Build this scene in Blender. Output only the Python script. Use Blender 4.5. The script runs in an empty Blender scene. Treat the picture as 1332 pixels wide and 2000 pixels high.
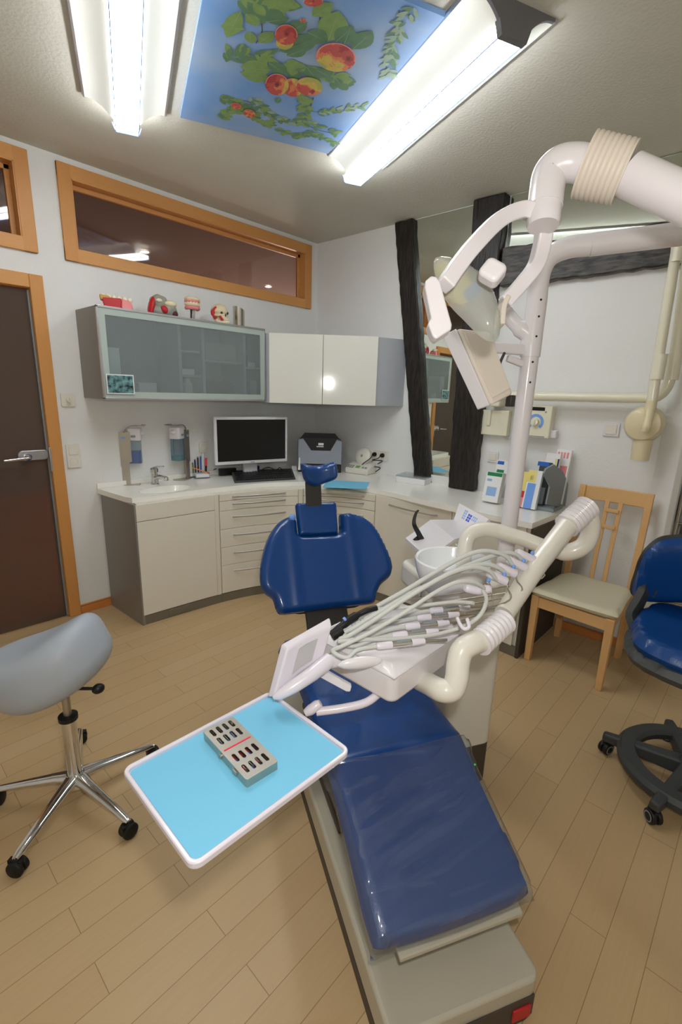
import bpy, bmesh, math, random
import numpy as np
from mathutils import Vector, Matrix, noise
random.seed(7)
SC = bpy.context.scene
COL = SC.collection
PI = math.pi

# ------------------------------------------------------------------ camera (fitted to the room's lines)
FPX, PITCH, ROLL, YAW = 918.49, .249599, .0315608, .8273038
CAM = np.array([-3.2217, -3.3489, 1.55])
_F = np.array([math.sin(YAW)*math.cos(PITCH), math.cos(YAW)*math.cos(PITCH), -math.sin(PITCH)])
_R0 = np.array([math.cos(YAW), -math.sin(YAW), 0.0]); _U0 = np.cross(_R0, _F)
_R = math.cos(ROLL)*_R0 + math.sin(ROLL)*_U0
_U = -math.sin(ROLL)*_R0 + math.cos(ROLL)*_U0
cd = bpy.data.cameras.new('camera'); co = bpy.data.objects.new('camera', cd); COL.objects.link(co)
cd.sensor_fit = 'VERTICAL'; cd.sensor_height = 36.0; cd.sensor_width = 24.0
cd.lens = FPX*36.0/2000.0; cd.clip_start = .02
co.matrix_world = Matrix(((_R[0], _U[0], -_F[0], CAM[0]), (_R[1], _U[1], -_F[1], CAM[1]), (_R[2], _U[2], -_F[2], CAM[2]), (0, 0, 0, 1)))
SC.camera = co

# ------------------------------------------------------------------ world, exposure, flash
LAMP_E = 9.0       # strip light emission
wd = bpy.data.worlds.new('world'); SC.world = wd; wd.use_nodes = True
wd.node_tree.nodes['Background'].inputs[0].default_value = (.75, .78, .8, 1)
wd.node_tree.nodes['Background'].inputs[1].default_value = .05
SC.view_settings.view_transform = 'Standard'; SC.view_settings.look = 'None'
SC.view_settings.exposure = 1.38; SC.view_settings.gamma = 1.0
SC.view_settings.use_curve_mapping = False
# the camera's own flash, just above the lens (its glint sits on the cabinet door)
fl = bpy.data.lights.new('camera_flash', 'POINT'); fl.energy = 13; fl.shadow_soft_size = .03; fl.color = (1, .97, .93)
fo = bpy.data.objects.new('camera_flash', fl); COL.objects.link(fo)
fo.location = CAM + _U*.13 + _R*.06

# ------------------------------------------------------------------ measuring helpers: a point of the picture at a known height, plane or distance
def ray(x, y): return _R*((x-666)/FPX) - _U*((y-1000)/FPX) + _F
def Z(x, y, z=0.0):
    d = ray(x, y); return CAM + d*((z-CAM[2])/d[2])
def PL(x, y, P, n):
    d = ray(x, y); P = np.asarray(P, float); n = np.asarray(n, float)
    return CAM + d*(((P-CAM) @ n)/(d @ n))
def D(x, y, dep): return CAM + ray(x, y)*dep
def V(x, y, P):
    n = np.array([P[0]-CAM[0], P[1]-CAM[1], 0]); return PL(x, y, P, n)
DL = -.021
Wd = np.array([math.sin(DL), math.cos(DL), 0]); N2 = np.array([math.cos(DL), -math.sin(DL), 0])
def W2(x, y, off=0.0):
    p = PL(x, y, -off*N2, N2); return p
def w2(w, off, z): return Wd*w - N2*off + np.array([0, 0, z])
BE = .5
cA = np.array([math.sin(BE), math.cos(BE), 0]); cR = np.array([math.cos(BE), -math.sin(BE), 0])
def cs(s, t, z): return cA*s + cR*t + np.array([0, 0, z])
AL = .410228
lA = np.array([math.sin(AL), math.cos(AL), 0]); lR = np.array([math.cos(AL), -math.sin(AL), 0])
def lc(s, r, z): return lA*s + lR*r + np.array([0, 0, z])
UP = np.array([0, 0, 1.0])

# ------------------------------------------------------------------ materials
MATS = {}
def lin(c):
    return tuple(((v/255)/12.92 if v/255 <= .04045 else ((v/255+.055)/1.055)**2.4) for v in c)
def mat(name, rgb, rough=.5, metal=0, bump=0, bscale=60, var=.04, vscale=8, coat=0, spec=.5, stretch=None, trans=0, ior=1.45, emit=None, es=0):
    m = bpy.data.materials.new(name); m.use_nodes = True
    nt = m.node_tree; N = nt.nodes; L = nt.links; b = N['Principled BSDF']
    c = lin(rgb)
    tc = N.new('ShaderNodeTexCoord'); mp = N.new('ShaderNodeMapping'); L.new(tc.outputs['Object'], mp.inputs[0])
    if stretch: mp.inputs['Scale'].default_value = stretch
    nz = N.new('ShaderNodeTexNoise'); nz.inputs['Scale'].default_value = vscale; nz.inputs['Detail'].default_value = 4
    L.new(mp.outputs[0], nz.inputs[0])
    mx = N.new('ShaderNodeMix'); mx.data_type = 'RGBA'
    mx.inputs[6].default_value = tuple(v*(1-var) for v in c)+(1,); mx.inputs[7].default_value = tuple(min(1, v*(1+var)) for v in c)+(1,)
    if var > .3:
        mr = N.new('ShaderNodeMapRange'); mr.inputs[1].default_value = .36; mr.inputs[2].default_value = .64; L.new(nz.outputs[0], mr.inputs[0]); L.new(mr.outputs[0], mx.inputs[0])
    else: L.new(nz.outputs[0], mx.inputs[0])
    L.new(mx.outputs[2], b.inputs['Base Color'])
    b.inputs['Roughness'].default_value = rough; b.inputs['Metallic'].default_value = metal
    b.inputs['Coat Weight'].default_value = coat; b.inputs['Coat Roughness'].default_value = .08
    b.inputs['Specular IOR Level'].default_value = spec
    b.inputs['Transmission Weight'].default_value = trans; b.inputs['IOR'].default_value = ior
    if emit: b.inputs['Emission Color'].default_value = lin(emit)+(1,); b.inputs['Emission Strength'].default_value = es
    if bump:
        n2 = N.new('ShaderNodeTexNoise'); n2.inputs['Scale'].default_value = bscale; n2.inputs['Detail'].default_value = 3
        bp = N.new('ShaderNodeBump'); bp.inputs['Strength'].default_value = bump; bp.inputs['Distance'].default_value = .004
        L.new(mp.outputs[0], n2.inputs[0]); L.new(n2.outputs[0], bp.inputs['Height']); L.new(bp.outputs[0], b.inputs['Normal'])
    MATS[name] = m; return m

mat('wall_paint', (233, 233, 230), .85, bump=.35, bscale=95, var=.02)
mat('ceiling_plaster', (210, 207, 194), .95, bump=.55, bscale=70, var=.03)
mat('corridor_paint', (128, 112, 100), .9, var=.03)
mat('corridor_floor', (232, 132, 66), .5, var=.1)
mat('beech', (212, 152, 88), .42, var=.09, vscale=5, stretch=(3, 3, 30))
mat('beech_frame', (214, 154, 88), .45, var=.07, vscale=5, stretch=(4, 30, 30))
mat('beech_upright', (208, 146, 80), .45, var=.07, vscale=5, stretch=(30, 30, 4))
mat('chair_beech', (227, 182, 124), .45, var=.07, vscale=5, stretch=(4, 30, 30))
mat('chair_beech_upright', (223, 176, 118), .45, var=.07, vscale=5, stretch=(30, 30, 4))
mat('baseboard_wood', (205, 132, 66), .45, var=.08, vscale=6)
mat('cream_front', (232, 227, 213), .32, var=.015, coat=.15)
mat('counter_white', (250, 248, 240), .22, var=.02, vscale=200, coat=.3)
mat('gloss_white', (230, 230, 220), .07, var=.01, coat=.4)
mat('grey_panel', (148, 144, 138), .45, metal=.35, var=.03)
mat('silver_panel', (184, 188, 196), .42, metal=.2, var=.02)
mat('plinth_grey', (128, 122, 110), .42, metal=.35, var=.03)
mat('alu', (200, 198, 198), .32, metal=.85, var=.03)
mat('steel', (196, 190, 180), .22, metal=1, var=.05)
mat('brushed', (186, 180, 168), .38, metal=.9, var=.05)
mat('chrome', (225, 225, 225), .06, metal=1, var=.01)
mat('unit_white', (232, 228, 231), .28, var=.012, coat=.35)
mat('porcelain', (244, 247, 250), .12, var=.01, coat=.5)
mat('unit_cream', (230, 226, 214), .3, var=.012, coat=.3)
mat('bellow_cream', (226, 216, 203), .45, var=.02)
mat('xray_cream', (232, 227, 203), .3, var=.012, coat=.3)
mat('xray_yellow', (226, 214, 176), .3, var=.012, coat=.3)
mat('hose_grey', (205, 207, 202), .4, var=.02)
mat('blue_vinyl', (8, 64, 130), .3, bump=.12, bscale=240, var=.06, coat=.25)
mat('dark_metal', (58, 55, 52), .45, metal=.3, var=.05)
mat('dark_skirt', (76, 70, 62), .5, metal=.2, var=.04)
mat('base_cream', (190, 184, 166), .38, var=.015, coat=.2)
mat('black_plastic', (22, 22, 24), .4, var=.05)
mat('charcoal', (62, 65, 66), .5, var=.05)
mat('black_rubber', (14, 14, 15), .6, var=.05)
mat('grey_vinyl', (174, 182, 192), .42, bump=.1, bscale=260, var=.03)
mat('seat_cream', (216, 208, 180), .5, var=.03)
mat('black_timber', (34, 29, 26), .45, bump=1.0, bscale=14, var=.6, vscale=10, stretch=(6, 6, 1.2))
mat('black_timber_across', (66, 62, 58), .45, bump=1.0, bscale=14, var=.75, vscale=10, stretch=(6, 1.2, 6))
mat('screen_black', (22, 22, 20), .25, var=.02)
mat('monitor_white', (226, 226, 230), .35, var=.01)
mat('printer_grey', (150, 157, 168), .45, var=.02)
mat('sky_blue_paper', (124, 203, 238), .6, var=.015)
mat('tray_white', (232, 226, 236), .3, var=.01, coat=.3)
mat('screen_grey', (196, 194, 196), .3, var=.02)
mat('red', (190, 30, 38), .4, var=.06)
mat('pink', (232, 140, 140), .45, var=.05)
mat('bone', (226, 212, 176), .5, var=.08, vscale=30)
mat('ochre', (200, 150, 80), .5, var=.1)
mat('model_grey', (150, 152, 140), .4, var=.15, vscale=40)
mat('plum', (80, 30, 40), .5, var=.1)
mat('green', (120, 140, 70), .5, var=.06)
mat('label_green', (20, 130, 80), .5)
mat('blue', (40, 100, 190), .4, var=.03)
mat('pale_blue', (120, 165, 235), .4, var=.03)
mat('logo_blue', (40, 90, 215), .4, var=.02)
mat('logo_pale', (150, 185, 230), .4, var=.02)
mat('orange', (240, 140, 60), .4)
mat('neon_pink', (250, 60, 90), .4)
mat('yellow', (236, 220, 130), .5, var=.03)
mat('paper_white', (236, 236, 236), .6, var=.02)
mat('navy', (30, 45, 90), .5, var=.05)
mat('teal_liquid', (70, 150, 150), .2, var=.03)
mat('blue_liquid', (50, 95, 170), .2, var=.03)
mat('photo_teal', (86, 124, 126), .5, var=.95, vscale=34)
mat('photo_red', (170, 110, 112), .5, var=.2)
mat('slate', (138, 148, 152), .5, var=.03)
mat('led_green', (20, 120, 60), .4, emit=(30, 200, 100), es=.6)
mat('lcd_green', (110, 170, 70), .4, var=.02)
mat('tooth', (238, 230, 205), .35, var=.04)
mat('diffuser', (255, 255, 250), .5, emit=(248, 252, 255), es=LAMP_E)
mat('diffuser_side', (255, 255, 250), .5, emit=(248, 252, 255), es=LAMP_E*1.2)
mat('spot_glow', (255, 255, 250), .5, emit=(255, 244, 236), es=26)
mat('reflector_white', (246, 246, 236), .55, var=.01)
mat('lamp_grey', (112, 112, 114), .5, var=.02)
mat('mirror', (232, 238, 230), .01, metal=1, var=0)
mat('leaf_green', (128, 158, 92), .6, var=.25, vscale=30)
mat('leaf_dark', (98, 134, 100), .6, var=.25, vscale=30)
mat('leaf_pale', (148, 172, 150), .6, var=.2, vscale=30)
mat('twig', (96, 92, 84), .6, var=.1)
mat('apple_red', (192, 84, 76), .6, var=.15, vscale=20)
mat('apple_yellow', (206, 180, 88), .6, var=.12, vscale=20)
mat('apple_pale', (226, 150, 138), .6, var=.1, vscale=20)
mat('apple_core', (112, 66, 56), .6)
mat('apple_orange', (216, 128, 84), .6, var=.1, vscale=20)
mat('apple_lime', (176, 172, 92), .6, var=.1, vscale=20)
mat('apple_deep', (168, 64, 62), .6, var=.1, vscale=20)
mat('dark_hollow', (64, 52, 44), .6)

def schlick(N, L, ior, nrm=None):
    f0 = ((ior-1)/(ior+1))**2
    lw = N.new('ShaderNodeLayerWeight'); lw.inputs[0].default_value = .5
    if nrm is not None: L.new(nrm, lw.inputs['Normal'])
    p = N.new('ShaderNodeMath'); p.operation = 'POWER'; L.new(lw.outputs['Facing'], p.inputs[0]); p.inputs[1].default_value = 5
    r = N.new('ShaderNodeMapRange'); L.new(p.outputs[0], r.inputs[0]); r.inputs[3].default_value = f0; r.inputs[4].default_value = 1
    return r.outputs[0]
def glassy(name, rgb, rough, clear, body, ior=1.0, gl=.0):
    """clear through-light, blurred refraction and a little milky body; gl adds a sharp surface reflection"""
    m = bpy.data.materials.new(name); m.use_nodes = True
    nt = m.node_tree; N = nt.nodes; L = nt.links; N.remove(N['Principled BSDF']); out = N['Material Output']
    c = lin(rgb)+(1,)
    t = N.new('ShaderNodeBsdfTransparent'); t.inputs[0].default_value = c
    r = N.new('ShaderNodeBsdfRefraction'); r.inputs['Color'].default_value = c; r.inputs['Roughness'].default_value = rough; r.inputs['IOR'].default_value = ior
    d = N.new('ShaderNodeBsdfDiffuse'); d.inputs[0].default_value = c
    nz = N.new('ShaderNodeTexNoise'); nz.inputs['Scale'].default_value = 5
    m1 = N.new('ShaderNodeMixShader'); m1.inputs[0].default_value = 1-clear
    L.new(t.outputs[0], m1.inputs[1]); L.new(r.outputs[0], m1.inputs[2])
    m2 = N.new('ShaderNodeMixShader')
    ma = N.new('ShaderNodeMapRange'); ma.inputs[3].default_value = body*.96; ma.inputs[4].default_value = body*1.04
    L.new(nz.outputs[0], ma.inputs[0]); L.new(ma.outputs[0], m2.inputs[0])
    L.new(m1.outputs[0], m2.inputs[1]); L.new(d.outputs[0], m2.inputs[2])
    last = m2
    if gl:
        g = N.new('ShaderNodeBsdfGlossy'); g.inputs['Roughness'].default_value = .03
        m3 = N.new('ShaderNodeMixShader'); L.new(schlick(N, L, gl), m3.inputs[0]); L.new(m2.outputs[0], m3.inputs[1]); L.new(g.outputs[0], m3.inputs[2]); last = m3
    L.new(last.outputs[0], out.inputs[0]); MATS[name] = m; return m
glassy('frosted_glass', (216, 224, 224), .22, .45, .2, gl=1.25)
glassy('etched_glass', (196, 209, 202), .4, .1, .8, gl=1.3)
glassy('window_glass', (225, 222, 222), .0, .98, 0, gl=1.65)
glassy('door_glass', (186, 174, 162), .32, .06, .13, gl=1.3)
glassy('clear_plastic', (240, 245, 245), .05, .85, .08, gl=1.4)
glassy('bottle_plastic', (215, 228, 236), .1, .75, .15, gl=1.4)
glassy('lamp_shield', (236, 238, 232), .3, .42, .36, gl=1.35)
# plastic film over the leg rest: see-through, wrinkled, glossy
def film():
    m = bpy.data.materials.new('plastic_film'); m.use_nodes = True
    nt = m.node_tree; N = nt.nodes; L = nt.links; N.remove(N['Principled BSDF']); out = N['Material Output']
    t = N.new('ShaderNodeBsdfTransparent'); t.inputs[0].default_value = (.92, .95, .98, 1)
    g = N.new('ShaderNodeBsdfGlossy'); g.inputs['Roughness'].default_value = .1
    d = N.new('ShaderNodeBsdfDiffuse'); d.inputs[0].default_value = (.42, .46, .55, 1)
    tc = N.new('ShaderNodeTexCoord'); mp = N.new('ShaderNodeMapping'); mp.inputs['Rotation'].default_value = (0, 0, .75); mp.inputs['Scale'].default_value = (2.0, 9, 4)
    nz = N.new('ShaderNodeTexNoise'); nz.inputs['Scale'].default_value = 1.7; nz.inputs['Detail'].default_value = 1.5; nz.inputs['Distortion'].default_value = .6
    L.new(tc.outputs['Object'], mp.inputs[0]); L.new(mp.outputs[0], nz.inputs[0])
    bp = N.new('ShaderNodeBump'); bp.inputs['Strength'].default_value = .5; bp.inputs['Distance'].default_value = .02
    L.new(nz.outputs[0], bp.inputs['Height']); L.new(bp.outputs[0], g.inputs['Normal'])
    frs = schlick(N, L, 1.8, bp.outputs[0])
    m0 = N.new('ShaderNodeMixShader'); m0.inputs[0].default_value = .07; L.new(t.outputs[0], m0.inputs[1]); L.new(d.outputs[0], m0.inputs[2])
    m1 = N.new('ShaderNodeMixShader'); L.new(frs, m1.inputs[0]); L.new(m0.outputs[0], m1.inputs[1]); L.new(g.outputs[0], m1.inputs[2])
    L.new(m1.outputs[0], out.inputs[0]); MATS['plastic_film'] = m
film()
# laminate floor: planks along the left wall
def floor_mat():
    m = bpy.data.materials.new('laminate'); m.use_nodes = True
    nt = m.node_tree; N = nt.nodes; L = nt.links; b = N['Principled BSDF']
    tc = N.new('ShaderNodeTexCoord'); mp = N.new('ShaderNodeMapping'); L.new(tc.outputs['Object'], mp.inputs[0])
    mp.inputs['Location'].default_value = (.33, 3.147+.1015*40, 0)
    br = N.new('ShaderNodeTexBrick'); L.new(mp.outputs[0], br.inputs[0])
    br.offset = .37; br.offset_frequency = 2; br.squash = 1
    br.inputs['Scale'].default_value = 1; br.inputs['Brick Width'].default_value = .78; br.inputs['Row Height'].default_value = .1015
    br.inputs['Mortar Size'].default_value = .0011; br.inputs['Mortar Smooth'].default_value = .2; br.inputs['Bias'].default_value = 0
    br.inputs['Color1'].default_value = lin((200, 172, 130))+(1,); br.inputs['Color2'].default_value = lin((196, 166, 123))+(1,)
    br.inputs['Mortar'].default_value = lin((150, 120, 84))+(1,)
    m2 = N.new('ShaderNodeMapping'); m2.inputs['Scale'].default_value = (3, 45, 1); L.new(tc.outputs['Object'], m2.inputs[0])
    nz = N.new('ShaderNodeTexNoise'); nz.inputs['Scale'].default_value = 2.5; nz.inputs['Detail'].default_value = 6; L.new(m2.outputs[0], nz.inputs[0])
    mr = N.new('ShaderNodeMapRange'); mr.inputs[3].default_value = .93; mr.inputs[4].default_value = 1.05; L.new(nz.outputs[0], mr.inputs[0])
    mx = N.new('ShaderNodeMix'); mx.data_type = 'RGBA'; mx.blend_type = 'MULTIPLY'; mx.inputs[0].default_value = 1
    L.new(br.outputs[0], mx.inputs[6]); L.new(mr.outputs[0], mx.inputs[7]); L.new(mx.outputs[2], b.inputs['Base Color'])
    b.inputs['Roughness'].default_value = .4; b.inputs['Specular IOR Level'].default_value = .4
    MATS['laminate'] = m
floor_mat()
# printed sky for the ceiling picture
def sky_mat():
    m = bpy.data.materials.new('printed_sky'); m.use_nodes = True
    nt = m.node_tree; N = nt.nodes; L = nt.links; b = N['Principled BSDF']
    tc = N.new('ShaderNodeTexCoord'); nz = N.new('ShaderNodeTexNoise'); nz.inputs['Scale'].default_value = 2.2; nz.inputs['Detail'].default_value = 3
    L.new(tc.outputs['Object'], nz.inputs[0])
    cr = N.new('ShaderNodeValToRGB'); L.new(nz.outputs[0], cr.inputs[0])
    cr.color_ramp.elements[0].position = .38; cr.color_ramp.elements[0].color = lin((112, 158, 216))+(1,)
    cr.color_ramp.elements[1].position = .72; cr.color_ramp.elements[1].color = lin((170, 190, 214))+(1,)
    L.new(cr.outputs[0], b.inputs['Base Color']); b.inputs['Roughness'].default_value = .5
    MATS['printed_sky'] = m
sky_mat()

# ------------------------------------------------------------------ mesh builder
def unit(v):
    v = np.asarray(v, float); n = np.linalg.norm(v); return v/n if n > 1e-12 else v
def frame(ax, hint=None):
    """columns: two side vectors and the axis"""
    ax = unit(ax); h = np.asarray(hint if hint is not None else ((0, 0, 1) if abs(ax[2]) < .9 else (1, 0, 0)), float)
    a = unit(np.cross(h, ax)); b = np.cross(ax, a); return np.column_stack([a, b, ax])
class MB:
    def __init__(s): s.v = []; s.f = []; s.mi = []
    def add(s, vs, fs, mi=0):
        o = len(s.v); s.v += [tuple(map(float, p)) for p in vs]; s.f += [tuple(i+o for i in f) for f in fs]; s.mi += [mi]*len(fs); return s
    def hexa(s, p, mi=0):   # 4 bottom then 4 top, same winding
        return s.add(p, [(3, 2, 1, 0), (4, 5, 6, 7), (0, 1, 5, 4), (1, 2, 6, 5), (2, 3, 7, 6), (3, 0, 4, 7)], mi)
    def box(s, c, size, R=None, mi=0):
        c = np.asarray(c, float); x, y, z = [v/2 for v in size]
        q = np.array([(-x, -y, -z), (x, -y, -z), (x, y, -z), (-x, y, -z), (-x, -y, z), (x, -y, z), (x, y, z), (-x, y, z)])
        if R is not None: q = q @ np.asarray(R).T
        return s.hexa(q+c, mi)
    def bb(s, x0, x1, y0, y1, z0, z1, mi=0):
        return s.box(((x0+x1)/2, (y0+y1)/2, (z0+z1)/2), (abs(x1-x0), abs(y1-y0), abs(z1-z0)), None, mi)
    def prism(s, poly, vec, mi=0):
        n = len(poly); a = [np.asarray(p, float) for p in poly]; b = [p+np.asarray(vec, float) for p in a]
        nn = sum((np.cross(a[i]-a[0], a[(i+1) % n]-a[0]) for i in range(n)), np.zeros(3))
        if nn @ np.asarray(vec, float) < 0: a, b = b, a
        fs = [tuple(range(n-1, -1, -1)), tuple(range(n, 2*n))]+[(i, (i+1) % n, n+(i+1) % n, n+i) for i in range(n)]
        return s.add(a+b, fs, mi)
    def tube(s, pts, r, n=14, caps=True, closed=False, mi=0, sq=None):
        P = [np.asarray(p, float) for p in pts]; m = len(P)
        rr = [r]*m if np.isscalar(r) else list(r)
        T = []
        for i in range(m):
            a = P[i-1] if (i > 0 or closed) else P[i]; b = P[(i+1) % m] if (i < m-1 or closed) else P[i]
            T.append(unit(b-a))
        Fm = frame(T[0]); u = Fm[:, 0]; vs = []
        for i in range(m):
            u = unit(u - (u @ T[i])*T[i]); w = np.cross(T[i], u)
            for k in range(n):
                a = 2*PI*k/n; vs.append(P[i]+rr[i]*(math.cos(a)*u+math.sin(a)*w))
        fs = []
        for i in range(m if closed else m-1):
            j = (i+1) % m
            for k in range(n): fs.append((i*n+k, i*n+(k+1) % n, j*n+(k+1) % n, j*n+k))
        if caps and not closed: fs += [tuple(range(n-1, -1, -1)), tuple((m-1)*n+k for k in range(n))]
        return s.add(vs, fs, mi)
    def band(s, pts, wdirs, w, t, mi=0):
        """flat strip along pts: width w along wdirs, thickness t"""
        P = [np.asarray(p, float) for p in pts]; m = len(P); vs = []
        ww = [w]*m if np.isscalar(w) else w
        for i in range(m):
            tg = unit(P[min(i+1, m-1)]-P[max(i-1, 0)]); wd_ = np.asarray(wdirs[i] if isinstance(wdirs, list) else wdirs, float)
            wd_ = unit(wd_-(wd_ @ tg)*tg); nn = np.cross(tg, wd_)
            for a, b in ((-1, -1), (1, -1), (1, 1), (-1, 1)): vs.append(P[i]+wd_*a*ww[i]/2+nn*b*t/2)
        fs = [(3, 2, 1, 0), tuple((m-1)*4+k for k in range(4))]
        for i in range(m-1):
            for k in range(4): fs.append((i*4+k, i*4+(k+1) % 4, i*4+4+(k+1) % 4, i*4+4+k))
        return s.add(vs, fs, mi)
    def lathe(s, prof, o, ax=(0, 0, 1), n=28, sx=1, sy=1, hint=None, mi=0, caps=True):
        Fm = frame(ax, hint); o = np.asarray(o, float); vs = []
        for r, h in prof:
            for k in range(n):
                a = 2*PI*k/n; vs.append(o+Fm @ np.array([r*sx*math.cos(a), r*sy*math.sin(a), h]))
        m = len(prof); fs = [(i*n+k, i*n+(k+1) % n, (i+1)*n+(k+1) % n, (i+1)*n+k) for i in range(m-1) for k in range(n)]
        if caps: fs += [tuple(range(n-1, -1, -1)), tuple((m-1)*n+k for k in range(n))]
        return s.add(vs, fs, mi)
    def cyl(s, a, b, r, n=20, r2=None, mi=0):
        return s.tube([a, b], [r, r if r2 is None else r2], n, mi=mi)
    def ell(s, c, rad, R=None, nu=20, nv=12, mi=0, fn=None):
        c = np.asarray(c, float); vs = []
        for j in range(nv+1):
            th = PI*j/nv
            for k in range(nu):
                a = 2*PI*k/nu; p = np.array([math.sin(th)*math.cos(a), math.sin(th)*math.sin(a), -math.cos(th)])
                p = p*np.asarray(rad)
                if fn: p = fn(p)
                if R is not None: p = np.asarray(R) @ p
                vs.append(c+p)
        fs = [(j*nu+k, j*nu+(k+1) % nu, (j+1)*nu+(k+1) % nu, (j+1)*nu+k) for j in range(nv) for k in range(nu)]
        return s.add(vs, fs, mi)
    def poly(s, pts, mi=0): return s.add(pts, [tuple(range(len(pts)))], mi)

def rrect(w, h, r, n=5, cx=0, cy=0):
    out = []
    for sx, sy, a0 in ((1, 1, 0), (-1, 1, PI/2), (-1, -1, PI), (1, -1, 1.5*PI)):
        for k in range(n+1):
            a = a0+PI/2*k/n; out.append((cx+sx*(w/2-r)+r*math.cos(a), cy+sy*(h/2-r)+r*math.sin(a)))
    return out
def smooth_path(pts, k=6, closed=False):
    P = [np.asarray(p, float) for p in pts]; n = len(P); out = []
    for i in range(n if closed else n-1):
        g = lambda j: P[j % n] if closed else P[max(0, min(n-1, j))]
        p0, p1, p2, p3 = g(i-1), g(i), g(i+1), g(i+2)
        for j in range(k):
            t = j/k; out.append(.5*((2*p1)+(-p0+p2)*t+(2*p0-5*p1+4*p2-p3)*t*t+(-p0+3*p1-3*p2+p3)*t**3))
    if not closed: out.append(P[-1])
    return out

def pillow(outline, T, Rd, fn, h=.012, flat_back=False, mb=None, mi=0):
    """cushion with rounded rim over a 2-D outline; fn(u, v, w) -> world"""
    O = np.array(outline, float); A = O; B = np.roll(O, -1, 0)
    u0, v0 = O.min(0)-h; u1, v1 = O.max(0)+h
    nu = int((u1-u0)/h)+2; nv = int((v1-v0)/h)+2
    us = np.linspace(u0, u1, nu); vs = np.linspace(v0, v1, nv)
    gu, gv = np.meshgrid(us, vs, indexing='ij'); G = np.stack([gu.ravel(), gv.ravel()], 1)
    AB = B-A; L2 = (AB**2).sum(1)+1e-12
    t = np.clip(((G[:, None]-A[None])*AB[None]).sum(2)/L2[None], 0, 1)
    C = A[None]+t[..., None]*AB[None]; dd = np.linalg.norm(G[:, None]-C, axis=2); k = dd.argmin(1)
    dist = dd[np.arange(len(G)), k]; near = C[np.arange(len(G)), k]
    ins = np.zeros(len(G), bool)
    for a, b in zip(A, B):
        cond = (a[1] > G[:, 1]) != (b[1] > G[:, 1])
        with np.errstate(divide='ignore', invalid='ignore'): xx = (b[0]-a[0])*(G[:, 1]-a[1])/(b[1]-a[1])+a[0]
        ins ^= cond & (G[:, 0] < xx)
    sd = np.where(ins, dist, -dist)
    hh = max(us[1]-us[0], vs[1]-vs[0])
    id_ = lambda i, j: i*nv+j
    cells = []
    for i in range(nu-1):
        for j in range(nv-1):
            q = (id_(i, j), id_(i+1, j), id_(i+1, j+1), id_(i, j+1))
            if sum(sd[list(q)])/4 > 0: cells.append(q)
    used = sorted({a for q in cells for a in q})
    from collections import Counter
    ec = Counter(tuple(sorted((q[a], q[(a+1) % 4]))) for q in cells for a in range(4))
    bd = {a for e, n in ec.items() if n == 1 for a in e}
    pos = {}; 
    for a in used:
        if a in bd: pos[a] = (near[a], 0.0)
        else: pos[a] = (G[a], max(sd[a], .15*hh))
    m = mb or MB(); top = {}; bot = {}; vl = []
    for a in used:
        p, d = pos[a]; x = 1-min(d/Rd, 1); w = T/2*math.sqrt(max(0, 1-x*x))
        top[a] = len(vl); vl.append(fn(p[0], p[1], w))
        if a in bd: bot[a] = top[a]
        else: bot[a] = len(vl); vl.append(fn(p[0], p[1], -w if not flat_back else -T/2*min(1, 3*(1-x))))
    fs = [tuple(top[a] for a in q) for q in cells]+[tuple(bot[a] for a in reversed(q)) for q in cells]
    m.add(vl, fs, mi); return m

# ------------------------------------------------------------------ objects
INV = {}
def thing(name, label, cat, loc, rz=0, group=None):
    o = bpy.data.objects.new(name, None); COL.objects.link(o); o.empty_display_size = .1
    o.location = tuple(map(float, loc)); o.rotation_euler = (0, 0, rz)
    tag(o, label, cat, group)
    INV[o.name] = (Matrix.Translation(Vector(tuple(map(float, loc)))) @ Matrix.Rotation(rz, 4, 'Z')).inverted()
    return o
def tag(o, label=None, cat=None, group=None, kind=None):
    if label: o['label'] = label
    if cat: o['category'] = cat
    if group: o['group'] = group
    if kind: o['kind'] = kind
    return o
def obj(name, mb, m, parent=None, bevel=0, seg=2, sharp=38, sub=0, origin=None, label=None, mirror_fix=True):
    """links mb (world coordinates) as one mesh object; with a parent it goes into the parent's frame"""
    me = bpy.data.meshes.new(name); inv = Matrix.Identity(4); loc = None
    if parent is not None: inv = INV[parent.name]
    else:
        V_ = np.array(mb.v); c = origin if origin is not None else ((V_[:, 0].min()+V_[:, 0].max())/2, (V_[:, 1].min()+V_[:, 1].max())/2, V_[:, 2].min())
        loc = Vector(tuple(map(float, c))); inv = Matrix.Translation(-loc)
    me.from_pydata([tuple(inv @ Vector(p)) for p in mb.v], [], mb.f)
    bm = bmesh.new(); bm.from_mesh(me)
    bmesh.ops.remove_doubles(bm, verts=bm.verts, dist=1e-6)
    bmesh.ops.recalc_face_normals(bm, faces=bm.faces); bm.to_mesh(me); bm.free()
    ms = m if isinstance(m, list) else [m]
    for a in ms: me.materials.append(MATS[a])
    if len(ms) > 1 and len(me.polygons) == len(mb.mi):
        for p, i in zip(me.polygons, mb.mi): p.material_index = i
    me.polygons.foreach_set('use_smooth', [True]*len(me.polygons))
    me.set_sharp_from_angle(angle=math.radians(sharp))
    o = bpy.data.objects.new(name, me); COL.objects.link(o)
    if parent is not None: o.parent = parent; INV[o.name] = inv
    else: o.location = loc; INV[o.name] = inv
    if bevel:
        b = o.modifiers.new('bevel', 'BEVEL'); b.width = bevel; b.segments = seg; b.limit_method = 'ANGLE'; b.angle_limit = math.radians(40)
    if sub:
        s_ = o.modifiers.new('subsurf', 'SUBSURF'); s_.levels = sub; s_.render_levels = sub
    if label: o['label'] = label
    return o
def struct(name, mb, m, parent=None, **k):
    o = obj(name, mb, m, parent, **k)
    if parent is None: o['kind'] = 'structure'
    return o
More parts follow.
